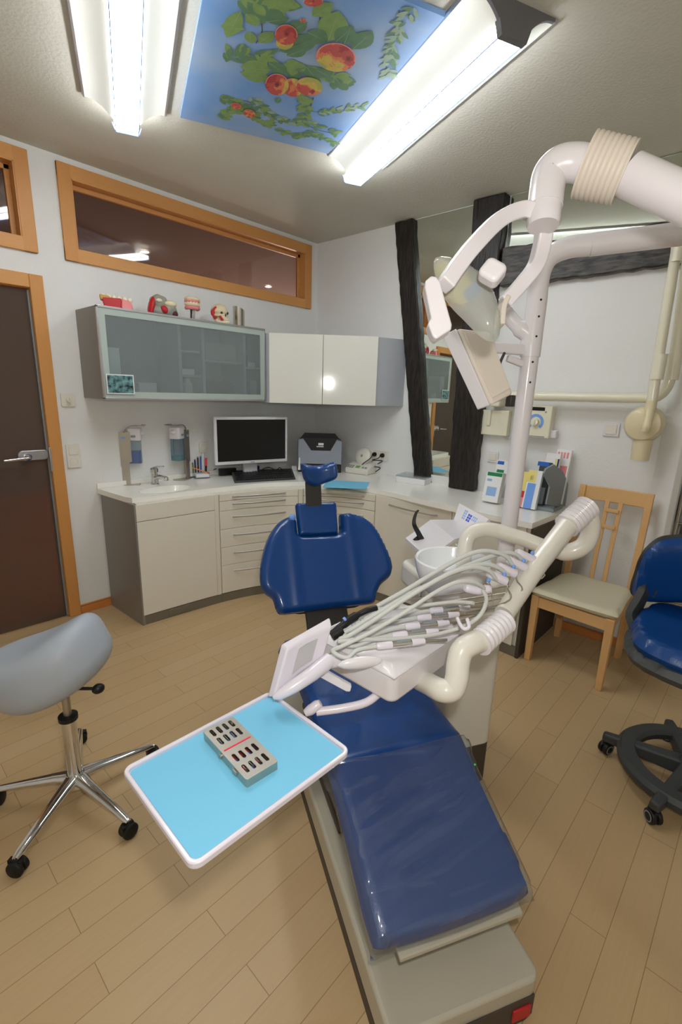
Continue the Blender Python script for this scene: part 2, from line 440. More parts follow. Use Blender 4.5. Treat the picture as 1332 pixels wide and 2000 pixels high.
def sthing(name, loc):
    o = bpy.data.objects.new(name, None); COL.objects.link(o); o.location = tuple(map(float, loc)); o['kind'] = 'structure'
    INV[o.name] = Matrix.Translation(-Vector(tuple(map(float, loc)))); return o
def copy_tree(o, parent=None):
    c = o.copy(); COL.objects.link(c); c.parent = parent
    for ch in list(o.children): copy_tree(ch, c)
    return c

# ================================================================== the room
HC = 2.82
m = MB(); m.bb(-4.9, 2.7, -5.2, 4.6, -.1, 0); struct('floor', m, 'laminate', origin=(0, 0, 0))
m = MB(); m.bb(-4.9, .9, -5.2, .0, HC, HC+.1); struct('ceiling', m, 'ceiling_plaster')
# left wall with its door and two high windows
WT = .12
m = MB()
for x0, x1, z0, z1 in ((-4.9, -3.25, 0, HC), (.12, 2.7, 0, HC), (-3.25, -2.29, 2.09, 2.33), (-3.25, .12, 2.725, HC), (-2.29, -2.035, 0, 2.725), (-2.035, .12, 0, 2.325), (-.145, .12, 2.325, 2.725)):
    m.bb(x0, x1, 0, WT, z0, z1)
struct('wall_left', m, 'wall_paint')
# right wall (timber frame wall), slightly off square, up to the alcove
m = MB()
m.prism([w2(.1, 0, 0), w2(-2.96, 0, 0), w2(-2.96, -.12, 0), w2(.1, -.12, 0)], (0, 0, HC))
struct('wall_right', m, 'wall_paint')
m = MB()
m.prism([w2(-2.96, -.12, 0), w2(-2.96, -.5, 0), w2(-2.90, -.5, 0), w2(-2.90, -.12, 0)], (0, 0, HC))
m.prism([w2(-2.90, -.5, 0), w2(-4.6, -.5, 0), w2(-4.6, -.56, 0), w2(-2.90, -.56, 0)], (0, 0, HC))
struct('wall_alcove', m, 'wall_paint')
m = MB()
m.prism([w2(-4.0, 0, 0), w2(-5.2, 0, 0), w2(-5.2, -.5, 0), w2(-4.0, -.5, 0)], (0, 0, HC)); struct('wall_corner', m, 'wall_paint')
m = MB(); m.bb(-4.9, .2, -5.2, -5.08, 0, HC); struct('wall_front', m, 'wall_paint')
m = MB(); m.bb(-4.9, -4.78, -5.08, 0, 0, HC); struct('wall_back', m, 'wall_paint')
# white jamb at the alcove
m = MB()
m.prism([w2(-2.832, 0, 0), w2(-2.925, .068, 0), w2(-2.947, .068, 0), w2(-2.975, .04, 0), w2(-2.975, -.1, 0), w2(-2.958, -.1, 0), w2(-2.958, 0, 0)], (0, 0, HC))
struct('trim_1', m, 'wall_paint', bevel=.003)
# corridor behind the left wall
m = MB(); m.bb(-4.9, 2.72, 4.48, 4.6, 0, 2.75); struct('wall_corridor_end', m, 'corridor_paint')
m = MB(); m.bb(-4.9, 2.72, WT, 4.6, 2.75, 2.85); struct('ceiling_corridor', m, 'corridor_paint')
m = MB(); m.bb(2.6, 2.72, WT, 4.48, 0, 2.75); struct('wall_corridor_right', m, 'corridor_paint')
m = MB(); m.bb(-4.9, -4.78, WT, 4.48, 0, 2.75); struct('wall_corridor_left', m, 'corridor_paint')
m = MB(); m.bb(-4.78, 2.6, WT, 4.48, 0, .004); struct('floor_corridor', m, 'corridor_floor')
for px, py in ((283, 492), (524, 560)):
    p = Z(px, py, 2.74)
    t = thing('downlight', 'small round ceiling spot seen through the high window, %s' % ('beside the reflected strip light' if px < 400 else 'near its right end'), 'light', (p[0], p[1], 2.742))
    m = MB(); m.lathe([(.030, 0), (.045, -.004), (.045, .006), (.03, .006)], p, caps=False); obj('ring', m, 'unit_white', t)
    m = MB(); m.lathe([(0.001, -.002), (.03, -.002), (.03, .004), (.001, .004)], p, n=18); obj('bulb', m, 'spot_glow', t)
l = bpy.data.lights.new('corridor_fill_light', 'POINT'); l.energy = 60; l.shadow_soft_size = .25; l.color = (1, .9, .82)  # added fill light, out of view, brightens the corridor and door glass
lo = bpy.data.objects.new('corridor_fill_light', l); COL.objects.link(lo); lo.location = (1.7, 2.2, 1.3)

# ---- windows
def high_window(name, x0, x1, z0, z1):
    t = sthing(name, ((x0+x1)/2, 0, z0)); w = .075
    m = MB(); m.bb(x0, x1, -.018, .0, z1-w, z1); m.bb(x0, x1, -.018, .0, z0, z0+w); obj('window_frame', m, 'beech_frame', t, bevel=.004)
    m = MB(); m.bb(x0, x0+w, -.0183, .0, z0+.0, z1); m.bb(x1-w, x1, -.0183, .0, z0, z1); obj('window_frame', m, 'beech_upright', t, bevel=.004)
    a0, a1, b0, b1 = x0+w-.008, x1-w+.008, z0+w-.008, z1-w+.008
    m = MB(); d0, d1 = -.016, .10
    m.bb(a0, a1, d0, d1, b1-.012, b1+.006); m.bb(a0, a1, d0, d1, b0-.006, b0+.004); m.bb(a0-.006, a0+.012, d0, d1, b0, b1); m.bb(a1-.012, a1+.006, d0, d1, b0, b1)
    obj('window_lining', m, 'beech', t)
    m = MB(); y0, y1 = .05, .075; s_ = .028
    m.bb(a0+.012, a1-.012, y0, y1, b1-.012-s_, b1-.012); m.bb(a0+.012, a1-.012, y0, y1, b0+.004, b0+.016); m.bb(a0+.012, a0+.024, y0, y1, b0, b1-.01); m.bb(a1-.012-s_, a1-.012, y0, y1, b0, b1-.01)
    obj('glazing_bead', m, 'beech', t, bevel=.003)
    m = MB(); m.bb(a0+.01, a1-.01, .06, .066, b0+.002, b1-.01); obj('pane', m, 'window_glass', t)
high_window('window_1', -2.097, -.080, 2.266, 2.785)
high_window('window_2', -3.32, -2.238, 2.27, 2.787)

# ---- door
t = sthing('door_1', (-2.75, 0, 0))
m = MB(); m.bb(-2.305, -2.233, -.022, .0, 0, 2.153); m.bb(-3.32, -3.245, -.022, 0, 0, 2.153); obj('door_frame', m, 'beech_upright', t, bevel=.004)
m = MB(); m.bb(-3.245, -2.305, -.022, 0, 2.078, 2.153); obj('door_frame', m, 'beech_frame', t, bevel=.004)
m = MB(); m.bb(-2.305, -2.285, -.0, .11, 0, 2.09); m.bb(-3.255, -3.235, -.0, .11, 0, 2.09); m.bb(-3.24, -2.3, 0, .11, 2.075, 2.092); obj('door_lining', m, 'beech', t)
m = MB(); m.bb(-3.234, -2.316, .012, .022, .008, 2.07); obj('door_leaf', m, 'door_glass', t)
m = MB(); m.bb(-2.316, -2.306, .01, .024, .008, 2.07); obj('edge_seal', m, 'slate', t)
m = MB(); m.prism([(x, -.002, z) for x, z in rrect(.165, .062, .026, 5, -2.39, 1.115)], (0, .03, 0)); lock = obj('lock_plate', m, 'alu', t, bevel=.004)
m = MB(); m.cyl((-2.425, -.002, 1.107), (-2.425, -.018, 1.107), .021); m.tube(smooth_path([(-2.425, -.01, 1.107), (-2.425, -.05, 1.107), (-2.45, -.062, 1.107), (-2.56, -.062, 1.10)], 5), .009, 12)
obj('door_handle', m, 'chrome', lock)
m = MB(); m.bb(-2.312, -2.300, -.026, -.02, 1.01, 1.16); obj('strike_plate', m, 'alu', t, bevel=.002)

# ---- baseboards
m = MB(); m.bb(-2.232, -1.985, -.016, 0, 0, .05); m.bb(-2.232, -1.985, -.010, 0, .05, .062); struct('baseboard_left', m, 'baseboard_wood', bevel=.003)
m = MB(); m.prism([w2(-2.42, .001, 0), w2(-2.84, .001, 0), w2(-2.84, .016, 0), w2(-2.42, .016, 0)], (0, 0, .058)); struct('baseboard_right', m, 'baseboard_wood', bevel=.003)

# ---- timbers of the right wall
def timber(name, poly, o0, o1, m_, label, seed, cell=.05):
    random.seed(seed); n = len(poly)
    P = []
    for i in range(n):
        a = np.array(poly[i]); b = np.array(poly[(i+1) % n]); k = max(1, int(np.linalg.norm(b-a)/cell))
        for j in range(k): P.append(a+(b-a)*j/k)
    tn = [np.array([random.uniform(-1, 1), random.uniform(-1, 1)])*.0045 for _ in P]
    mb = MB(); fr = [w2(p[0]+q[0], o1, p[1]+q[1]) for p, q in zip(P, tn)]
    mb.prism(fr, N2*(o1-o0))
    return tag(obj(name, mb, m_, None, bevel=.008, seg=2), label, 'beam')
timber('timber_brace', [(-.868, HC-.004), (-1.03, HC-.004), (-1.352, .868), (-1.205, .868)], .002, .045, 'black_timber', 'slanting black timber brace left of the tall mirror', 3)
timber('timber_post', [(-1.543, HC-.006), (-1.768, HC-.006), (-1.752, 2.0), (-1.742, .868), (-1.538, .868), (-1.525, 1.65), (-1.545, 2.2)], .002, .085, 'black_timber', 'thick upright black timber post rising from the counter to the ceiling', 5)
timber('timber_rail', [(-1.77, 2.50), (-2.4, 2.485), (-2.955, 2.48), (-2.955, 2.268), (-2.4, 2.262), (-1.77, 2.262)], .002, .06, 'black_timber_across', 'horizontal black timber running right from the post', 9)
# ---- mirrors
m = MB(); m.prism([w2(-1.02, .001, HC-.008), w2(-1.56, .001, HC-.008), w2(-1.545, .001, .93), w2(-1.33, .001, .93)], -N2*.008)
tag(obj('wall_mirror', m, 'mirror'), 'tall mirror strip between the slanting brace and the thick post', 'mirror')
m = MB(); m.prism([w2(-1.775, .001, HC-.008), w2(-2.955, .001, HC-.008), w2(-2.955, .001, 2.482), w2(-1.775, .001, 2.482)], -N2*.008)
m.v = [tuple(np.array(p)-N2*(.006 if p[2] > 2.6 else 0)) for p in m.v]
tag(obj('wall_mirror', m, 'mirror'), 'wide mirror strip above the horizontal black timber', 'mirror')
m = MB(); m.prism([w2(-1.325, .001, .862), w2(-1.545, .001, .862), w2(-1.545, .001, .93), w2(-1.325, .001, .93)], -N2*.012); struct('trim_2', m, 'wall_paint')

# ================================================================== ceiling lamps and picture
def strip_lamp(r0, label, near_cap):
    s0, s1 = -2.81, -1.565
    t = thing('strip_light', label, 'lamp', lc((s0+s1)/2, r0, HC), -AL, 'ceiling strip lights')
    hw = .171; bw = .05; zb = 2.716
    prof = []
    for k in range(9):   # concave wing from the ceiling edge to the prism shoulder
        q = k/8; prof.append((hw-(hw-.062)*q, HC-.012-(.060)*(q**2.2)))
    full = [(-a, z) for a, z in prof]+[(a, z) for a, z in reversed(prof)]
    m = MB()
    ring = [(-hw, HC-.001)]+full+[(hw, HC-.001)]
    m.prism([lc(s0+.012, r0+a, z) for a, z in ring], lA*(s1-s0-.012)); obj('reflector', m, 'reflector_white', t, sharp=25)
    m = MB(); pr = [(-.064, HC-.070), (-bw, zb), (bw, zb), (.064, HC-.070)]
    m.prism([lc(s0+.02, r0+a, z) for a, z in pr], lA*(s1-s0+.02)); m = None
    m = MB(); m.prism([lc(s0+.02, r0+a, z) for a, z in ((-.052, zb+.006), (-bw, zb), (bw, zb), (.052, zb+.006))], lA*(s1-s0+.02)); obj('diffuser', m, 'diffuser', t)
    m = MB(); m.prism([lc(s0+.02, r0+a, z) for a, z in ((-.056, HC-.070), (-.052, zb+.0061), (.052, zb+.0061), (.056, HC-.070))], lA*(s1-s0+.0199)); obj('diffuser', m, 'diffuser_side', t)
    m = MB()
    for sg in (-1, 1):
        m.tube([lc(s0+.02, r0+sg*bw, zb-.001), lc(s1+.04, r0+sg*bw, zb-.001)], .0022, 6)
        m.tube([lc(s1+.0405, r0+sg*.064, HC-.07), lc(s1+.0405, r0+sg*bw, zb-.001)], .0018, 6)
    m.tube([lc(s1+.0405, r0-bw, zb-.001), lc(s1+.0405, r0+bw, zb-.001)], .0022, 6)
    obj('edge_trim', m, 'pale_blue', t)
    m = MB(); m.prism([lc(s0, r0+a, z) for a, z in ring], lA*.012)
    m.prism([lc(s0-.004, r0+a, z) for a, z in ((-.068, HC-.065), (-.053, zb-.004), (.053, zb-.004), (.068, HC-.065))], lA*.024)
    obj('end_cap', m, 'lamp_grey', t)
    m = MB()
    for sg in (-1, 1): m.prism([lc(s0, r0+sg*hw, HC-.001), lc(s0, r0+sg*(hw+.012), HC-.001), lc(s0, r0+sg*(hw+.006), HC-.014), lc(s0, r0+sg*(hw-.002), HC-.014)], lA*(s1-s0))
    obj('side_rail', m, 'alu', t)
    return t
strip_lamp(-1.544, 'lit white ceiling strip light at the left of the apple picture', False)
strip_lamp(-.355, 'lit white ceiling strip light at the right of the apple picture', True)

# apple-branch picture on the ceiling: one printed board
PZ = 2.798
m = MB(); rnd = random.Random(11)
m.prism([lc(-2.675, -1.307, PZ), lc(-1.607, -1.307, PZ), lc(-1.607, -.545, PZ), lc(-2.675, -.545, PZ)], (0, 0, .018))
def onp(px, py, k): return Z(px, py, PZ-.0003*k-.0004)
LAY = [0]
def leaf(p, ang, ln, wd_, mi):
    LAY[0] += 1; z = PZ-.0004-.000004*LAY[0]
    d = np.array([math.cos(ang), math.sin(ang), 0]); q = np.array([-d[1], d[0], 0]); P = []
    for k in range(7): x = k/6; P.append(p+d*ln*x+q*wd_*.5*math.sin(PI*x)**.8)
    for k in range(5, 0, -1): x = k/6; P.append(p+d*ln*x-q*wd_*.5*math.sin(PI*x)**.8)
    P = [np.array([a[0], a[1], z]) for a in P]; m.poly(P[::-1] if np.cross(P[1]-P[0], P[3]-P[0])[2] > 0 else P, mi)
def disc(p, ra, rb, ang, mi, up=0):
    LAY[0] += 1; z = PZ-.0012-.0002*up
    P = [np.array([p[0]+ra*math.cos(a)*math.cos(ang)-rb*math.sin(a)*math.sin(ang), p[1]+ra*math.cos(a)*math.sin(ang)+rb*math.sin(a)*math.cos(ang), z]) for a in np.linspace(0, 2*PI, 22)[:-1]]
    m.poly(P[::-1], mi)
def twig(pts, w):
    Q = smooth_path([onp(x, y, 1) for x, y in pts], 6)
    for a, b in zip(Q[:-1], Q[1:]):
        d = unit(b-a); q = np.array([-d[1], d[0], 0])*w/2; m.poly([a+q, b+q, b-q, a-q], 4)
def sprig(pts, n, ln, wd_, mis, spread=1.1):
    Q = smooth_path([onp(x, y, 1) for x, y in pts], 8)
    for i in range(int(n*1.5)):
        k = rnd.randrange(len(Q)-1); d = Q[k+1]-Q[k]; a = math.atan2(d[1], d[0])+rnd.choice((-1, 1))*rnd.uniform(.3, spread)
        leaf(Q[k]+np.array([rnd.uniform(-.008, .008), rnd.uniform(-.008, .008), 0]), a, ln*rnd.uniform(.7, 1.2), wd_*rnd.uniform(.8, 1.2), rnd.choice(mis))
twig([(612, 190), (600, 225), (590, 240), (545, 235), (500, 205), (470, 195)], .006); twig([(590, 240), (625, 255), (660, 262)], .005); twig([(600, 215), (650, 222), (700, 205)], .003)
twig([(505, 20), (512, 60), (500, 85)], .004); twig([(780, 20), (770, 70), (755, 120), (755, 150)], .003); twig([(620, 0), (625, 40), (620, 80)], .005)
sprig([(430, 232), (470, 215), (520, 240), (560, 262)], 46, .045, .022, (1, 1, 2))
sprig([(430, 190), (460, 200), (490, 215)], 26, .05, .026, (1, 2)); sprig([(490, 190), (540, 232), (600, 240), (660, 262)], 50, .042, .02, (1, 2, 3))
sprig([(570, 270), (610, 262), (650, 280)], 34, .04, .02, (1, 2)); sprig([(620, 222), (660, 215), (712, 206)], 30, .035, .016, (1, 3, 2))
sprig([(600, 190), (598, 215), (590, 240)], 26, .05, .024, (2, 1)); sprig([(805, 15), (780, 60), (765, 100), (757, 150)], 46, .045, .016, (3, 3, 2), 1.3)
sprig([(440, 118), (480, 105), (520, 110)], 22, .07, .022, (1, 2)); sprig([(470, 0), (520, 12), (560, 5)], 26, .07, .04, (2, 1)); sprig([(560, 120), (590, 140), (640, 145), (668, 160)], 26, .06, .04, (2, 1))
def bigleaf(x0, y0, x1, y1, wd_, mi):
    a, b = onp(x0, y0, 1), onp(x1, y1, 1); d = b-a; 
    leaf(a, math.atan2(d[1], d[0]), np.linalg.norm(d), wd_, mi); d = unit(d); q_ = np.array([-d[1], d[0], 0])*.0012; LAY[0] += 1
    z = PZ-.0044-.000004*(LAY[0] % 50); P = [np.array([p[0], p[1], z]) for p in (a+q_, b, a-q_)]; m.poly(P, 3)
for q in ((470, 20, 442, 72, .06, 1), (478, 55, 430, 50, .05, 1), (480, 25, 505, 50, .05, 1), (505, 82, 535, 62, .05, 1), (488, 60, 490, 84, .045, 1), (520, 40, 565, 35, .05, 2), (545, 100, 625, 70, .09, 2), (560, 108, 600, 92, .06, 2),
          (640, 80, 662, 20, .11, 1), (655, 80, 690, 50, .07, 2), (688, 95, 728, 60, .08, 2), (672, 85, 685, 50, .07, 2), (600, 60, 640, 80, .08, 2), (530, 135, 470, 130, .10, 1), (530, 155, 468, 140, .08, 1), (525, 120, 560, 145, .07, 2), (575, 150, 590, 200, .05, 1),
          (600, 130, 615, 150, .06, 2), (620, 135, 645, 150, .06, 2), (560, 62, 600, 42, .06, 2), (610, 30, 650, 5, .06, 1), (655, 150, 668, 168, .035, 2), (545, 190, 540, 200, .03, 2), (590, 185, 600, 205, .06, 1)): bigleaf(*q)
def apple(cx, cy, rx, ry, rot, dx, dy, kx, ky, bias, lay):
    # printed apple: ringed patches of red, orange and yellow round its calyx; dx, dy is where the red lies
    z = PZ-.0050-.0003*lay; c_, s_ = math.cos(rot), math.sin(rot); na, nr = 40, 14
    def P(r, a):
        x, y = rx*r*math.cos(a), ry*r*math.sin(a); return Z(cx+x*c_-y*s_, cy+x*s_+y*c_, z)
    for i in range(nr):
        for k in range(na):
            r0, r1 = i/nr, (i+1)/nr; a0, a1 = 2*PI*k/na, 2*PI*(k+1)/na; rm, am = (r0+r1)/2, (a0+a1)/2
            x, y = rm*math.cos(am), rm*math.sin(am)
            v = bias+.45*(x*dx+y*dy)+.34*noise.noise(Vector((x*1.7+cx, y*1.7+cy, 0)))+rnd.uniform(-.04, .04)
            kd = math.hypot((x-kx)*rx, (y-ky)*ry)/ry
            mi = 10 if v < .2 else 6 if v < .36 else 9 if v < .5 else 5 if v < .85 else 11
            if r1 > .95 and v > .3 and y < .2: mi = 7
            if kd < .26: mi = 11
            if kd < .13: mi = 8
            q_ = [P(r0, a0), P(r1, a0), P(r1, a1), P(r0, a1)] if i else [P(0, 0), P(r1, a0), P(r1, a1)]
            m.poly(q_ if np.cross(q_[1]-q_[0], q_[2]-q_[0])[2] < 0 else q_[::-1], mi)
for q_ in ((556, 84, 17, 13, 0, .2, -1, 3, 3, .3, 0), (559, 68, 22, 20, .1, .2, -.6, .05, -.1, .75, 1), (572, 171, 20, 18, .2, -.6, .5, 3, 3, .42, 0), (541, 165, 23, 21, .2, -.8, -.2, 0, 0, .62, 1), (604, 169, 26, 18, .15, -.6, .8, .3, .5, .36, 2),
           (656, 112, 39, 28, .12, .5, -.75, .66, 0, .5, 1), (612, 3, 19, 10, 0, .2, .4, 0, 0, .6, 1), (461, 207, 10, 6, .2, 0, -.3, 3, 3, .6, 1), (487, 222, 12, 8, .3, -.2, 0, 3, 3, .5, 1), (592, 40, 6, 4, 0, 0, 0, 3, 3, .5, 1)): apple(*q_)
tag(obj('ceiling_picture', m, ['printed_sky', 'leaf_green', 'leaf_dark', 'leaf_pale', 'twig', 'apple_red', 'apple_yellow', 'apple_pale', 'apple_core', 'apple_orange', 'apple_lime', 'apple_deep']), 'large print of an apple branch against blue sky, on the ceiling between the strip lights', 'picture')

# ================================================================== wall units
# ---- frosted glass wall cabinet
GX0, GX1, GZ0, GZ1, GY = -2.068, -.852, 1.465, 1.992, -.33
t = thing('glass_cabinet', 'long wall cabinet with frosted green glass door in an aluminium frame', 'cabinet', ((GX0+GX1)/2, 0, GZ0))
m = MB(); y0 = GY+.02
m.bb(GX0, GX0+.018, y0, -.001, GZ0, GZ1); obj('side_panel', m, 'grey_panel', t, bevel=.002)
m = MB(); m.bb(GX1-.018, GX1, y0, -.001, GZ0, GZ1); obj('side_panel', m, 'silver_panel', t)
m = MB(); m.bb(GX0+.018, GX1-.018, y0, -.001, GZ1-.016, GZ1); obj('top_panel', m, 'silver_panel', t)
m = MB(); m.bb(GX0+.018, GX1-.018, y0, -.001, GZ0, GZ0+.016); obj('bottom_panel', m, 'silver_panel', t)
m = MB(); m.bb(GX0+.018, GX1-.018, -.012, -.001, GZ0+.016, GZ1-.016); obj('back_panel', m, 'slate', t)
for x in (-1.548, -1.372, -1.028):
    m = MB(); m.bb(x-.011, x+.011, y0+.003, -.013, GZ0+.017, GZ1-.017); obj('partition', m, 'silver_panel', t)
for z in (1.62, 1.78):
    m = MB(); m.bb(-1.536, -1.384, y0+.03, -.014, z, z+.012); obj('shelf', m, 'silver_panel', t)
m = MB(); m.bb(-1.36, -1.04, y0+.03, -.014, 1.73, 1.742); obj('shelf', m, 'silver_panel', t)
m = MB(); m.bb(-1.016, -.872, y0+.03, -.014, 1.70, 1.712); obj('shelf', m, 'silver_panel', t)
m = MB(); a = .010
m.bb(GX0, GX1, GY, GY+.019, GZ1-a, GZ1+.003); m.bb(GX0, GX1, GY, GY+.019, GZ0-.003, GZ0+a); m.bb(GX0, GX0+a, GY, GY+.019, GZ0, GZ1); m.bb(GX1-a, GX1, GY, GY+.019, GZ0, GZ1)
dr = obj('door_frame', m, 'alu', t, bevel=.0015)
e = .046; m = MB(); y1, y2 = GY+.004, GY+.011
m.bb(GX0+a, GX1-a, y1, y2, GZ1-e, GZ1-a); m.bb(GX0+a, GX1-a, y1, y2, GZ0+a, GZ0+e); m.bb(GX0+a, GX0+e, y1, y2, GZ0+e, GZ1-e); m.bb(GX1-e, GX1-a, y1, y2, GZ0+e, GZ1-e)
obj('etched_border', m, 'etched_glass', dr)
m = MB(); m.bb(GX0+e, GX1-e, y1, y2, GZ0+e, GZ1-e); obj('glass_pane', m, 'frosted_glass', dr)
# things on its shelves, seen dimly through the glass
def carton(name, x0, x1, y0_, y1_, z0, z1, m_, label, cat='box', bev=.004):
    mb = MB(); mb.bb(x0, x1, y0_, y1_, z0, z1); return tag(obj(name, mb, m_, bevel=bev), label, cat)
carton('paper_box', -2.03, -1.93, -.27, -.10, GZ0+.0165, 1.77, 'paper_white', 'tall white carton dimly seen at the left end behind the frosted glass')
carton('paper_box', -1.83, -1.71, -.28, -.12, GZ0+.0165, 1.57, 'paper_white', 'low white carton behind the frosted glass, right of the stuck photo')
carton('paper_box', -1.525, -1.43, -.28, -.12, 1.6325, 1.672, 'paper_white', 'flat white carton on the narrow middle shelf behind the frosted glass')
m = MB(); m.lathe([(.03, 0), (.034, .01), (.034, .09), (.02, .11), (.02, .13)], (-1.455, -.22, GZ0+.0165)); tag(obj('bottle', m, 'paper_white'), 'white bottle in the narrow bottom compartment behind the frosted glass', 'bottle')
carton('paper_box', -1.0, -.90, -.26, -.1, 1.7125, 1.75, 'paper_white', 'small white carton on the right-hand shelf behind the frosted glass')
carton('paper_box', -.95, -.885, -.26, -.1, GZ0+.0165, 1.62, 'slate', 'grey carton at the bottom right corner behind the frosted glass')
carton('file_box', -1.33, -1.07, -.26, -.05, 1.7425, 1.86, 'model_grey', 'wide grey box on the shelf behind the frosted glass, right of the narrow compartment')
carton('file_box', -1.33, -1.1, -.26, -.05, GZ0+.0165, 1.60, 'charcoal', 'wide dark box at the bottom behind the frosted glass')
carton('book', -1.012, -.972, -.27, -.08, 1.7125+.0, 1.93, 'navy', 'upright dark blue book behind the right end of the frosted glass', 'book')
# photo stuck on the glass
c0, c1 = PL(206, 730, (0, GY, 0), (0, 1, 0)), PL(263, 770, (0, GY, 0), (0, 1, 0))
t = thing('photo_print', 'small photo print stuck in the lower left corner of the glass door', 'picture', ((c0[0]+c1[0])/2, GY-.002, c1[2]))
m = MB(); m.bb(c0[0], c1[0], GY-.0035, GY-.0015, c1[2], c0[2]); obj('paper', m, 'paper_white', t)
m = MB(); q = .006; zt = c0[2]-.028
m.bb(c0[0]+q, c1[0]-q, GY-.0045, GY-.0036, c1[2]+q, zt); m.bb(c0[0]+q, c1[0]-q, GY-.0045, GY-.0036, zt, c0[2]-q, mi=1); obj('print', m, ['photo_teal', 'photo_red'], t)

# ---- white corner wall cabinet
cx1 = .88; A_ = np.array([-cx1+.042, GY-.0, 0]); 
dn = unit((1, 1, 0)); du = unit((1, -1, 0)); P0 = (-cx1, -.33, 0)
pa = PL(525, 715, P0, dn); pb = PL(630.5, 720, P0, dn); pc = PL(737, 725, P0, dn)
WZ0, WZ1 = 1.452, 1.968
wEnd = w2(-1.022, .001, 0)
t = thing('corner_wall_cabinet', 'glossy white two-door wall cabinet across the corner', 'cabinet', (-.35, -.35, WZ0))
def at(p, z, off=0): return np.array([p[0], p[1], z])+dn*off
m = MB(); m.prism([at(pa, WZ0, .022), at(pc, WZ0, .022), wEnd+UP*WZ0, np.array([.015, -.003, WZ0]), np.array([-.84, -.003, WZ0]), np.array([-.84, -.33, WZ0])], (0, 0, WZ1-WZ0)); obj('body', m, 'silver_panel', t, bevel=.002)
for a, b in ((pa, pb), (pb, pc)):
    g = unit(b-a)*.0018; m = MB(); m.prism([at(a+g, WZ0, 0), at(b-g, WZ0, 0), at(b-g, WZ0, .019), at(a+g, WZ0, .019)], (0, 0, WZ1-WZ0)); obj('door', m, 'gloss_white', t, bevel=.002)
# ================================================================== models on top of the cabinet
TZ = GZ1+.003
def onshelf(px, py, y=-.18):
    p = PL(px, py, (0, y, 0), (0, 1, 0)); return np.array([p[0], y, TZ])
# block of gum with teeth
p = onshelf(231, 605); 
t = thing('jaw_model', 'red and pink jaw model with cream teeth, leftmost on the cabinet top', 'model', p)
m = MB(); R = frame((0, 0, 1), (math.cos(-.5), math.sin(-.5), 0))
def q(x, y, z): return p+np.array([x*math.cos(-.35)-y*math.sin(-.35), x*math.sin(-.35)+y*math.cos(-.35), z])
m.hexa([q(-.075, -.04, 0), q(.015, -.05, 0), q(.02, .04, 0), q(-.07, .05, 0), q(-.09, -.035, .068), q(.02, -.04, .07), q(.02, .03, .07), q(-.085, .04, .068)]); obj('gum', m, 'red', t, bevel=.006)
m = MB(); m.hexa([q(.016, -.05, 0), q(.088, -.045, 0), q(.085, .05, 0), q(.016, .05, 0), q(.021, -.04, .07), q(.075, -.035, .058), q(.07, .03, .058), q(.021, .035, .07)]); obj('gum', m, 'pink', t, bevel=.008, label='pink gum block')
m = MB(); m.hexa([q(-.098, -.036, .055), q(-.04, -.04, .055), q(-.04, .03, .055), q(-.095, .035, .055), q(-.1, -.03, .085), q(-.045, -.03, .08), q(-.045, .02, .08), q(-.1, .02, .085)]); obj('root', m, 'ochre', t, bevel=.006)
for k in range(6):
    m = MB(); m.ell(q(-.08+.03*k, -.012+.004*(k % 2), .076-.002*k), (.016, .018, .017), nu=12, nv=8); obj('tooth', m, 'tooth', t)
# head section model
p = onshelf(316, 617)
t = thing('head_model', 'grey anatomical head section model with dark red muscles', 'model', p)
def q(x, y, z): return p+np.array([x, y, z])
m = MB(); m.ell(q(-.012, 0, .085), (.062, .05, .052), nu=24, nv=14, fn=lambda v: v*(1+.08*math.sin(v[0]*90)*math.sin(v[2]*80))); m.ell(q(.04, -.02, .05), (.055, .05, .05), nu=24, nv=14, fn=lambda v: v*(1+.08*math.sin(v[0]*80+1)*math.sin(v[2]*90))); m.ell(q(-.03, -.01, .035), (.05, .045, .036)); obj('skull_half', m, 'model_grey', t)
m = MB(); m.ell(q(-.078, -.02, .058), (.018, .03, .060), R=Matrix.Rotation(.28, 3, 'Y')); obj('muscle', m, 'red', t)
m = MB(); m.ell(q(-.005, -.05, .043), (.026, .022, .022), R=Matrix.Rotation(.6, 3, 'Y')); obj('muscle', m, 'red', t)
m = MB(); m.ell(q(.042, -.045, .082), (.042, .03, .022)); obj('bone_cap', m, 'bone', t)
m = MB(); m.ell(q(.066, -.04, .024), (.024, .034, .024)); obj('tongue', m, 'plum', t)
m = MB(); m.ell(q(-.035, -.046, .095), (.02, .014, .012)); obj('eyeball', m, 'tooth', t)
# jaw on a stand
p = onshelf(376, 626)
t = thing('jaw_on_stand', 'cream and pink teeth model on a grey post with a green base', 'model', p)
m = MB(); m.prism([q_ for q_ in (p+np.array([x, y, 0]) for x, y in ((-.06, .035), (-.045, -.04), (.085, -.045), (.075, .045)))], (0, 0, .010)); obj('base', m, 'green', t, bevel=.003)
for x in (-.006, .014):
    m = MB(); m.tube([p+np.array([x-.004, 0, .01]), p+np.array([x, 0, .07]), p+np.array([x, 0, .082])], [.006, .007, .011], 10); obj('post', m, 'dark_metal' if x < 0 else 'steel', t)
for z, mm in ((.086, 'pink'), (.108, 'bone'), (.128, 'pink'), (.142, 'bone')):
    m = MB(); P = [p+np.array([.042*math.cos(a), .036*math.sin(a)-.005, z]) for a in np.linspace(PI*.9, PI*2.1, 14)]
    m.tube(P, .013, 8); obj('jaw_arch', m, mm, t)
for k in range(8):
    a = PI*(1.0+k/7); m = MB()
    m.ell(p+np.array([.044*math.cos(a), .038*math.sin(a)-.006, .118]), (.009, .009, .013), nu=8, nv=6); obj('tooth', m, 'tooth', t)
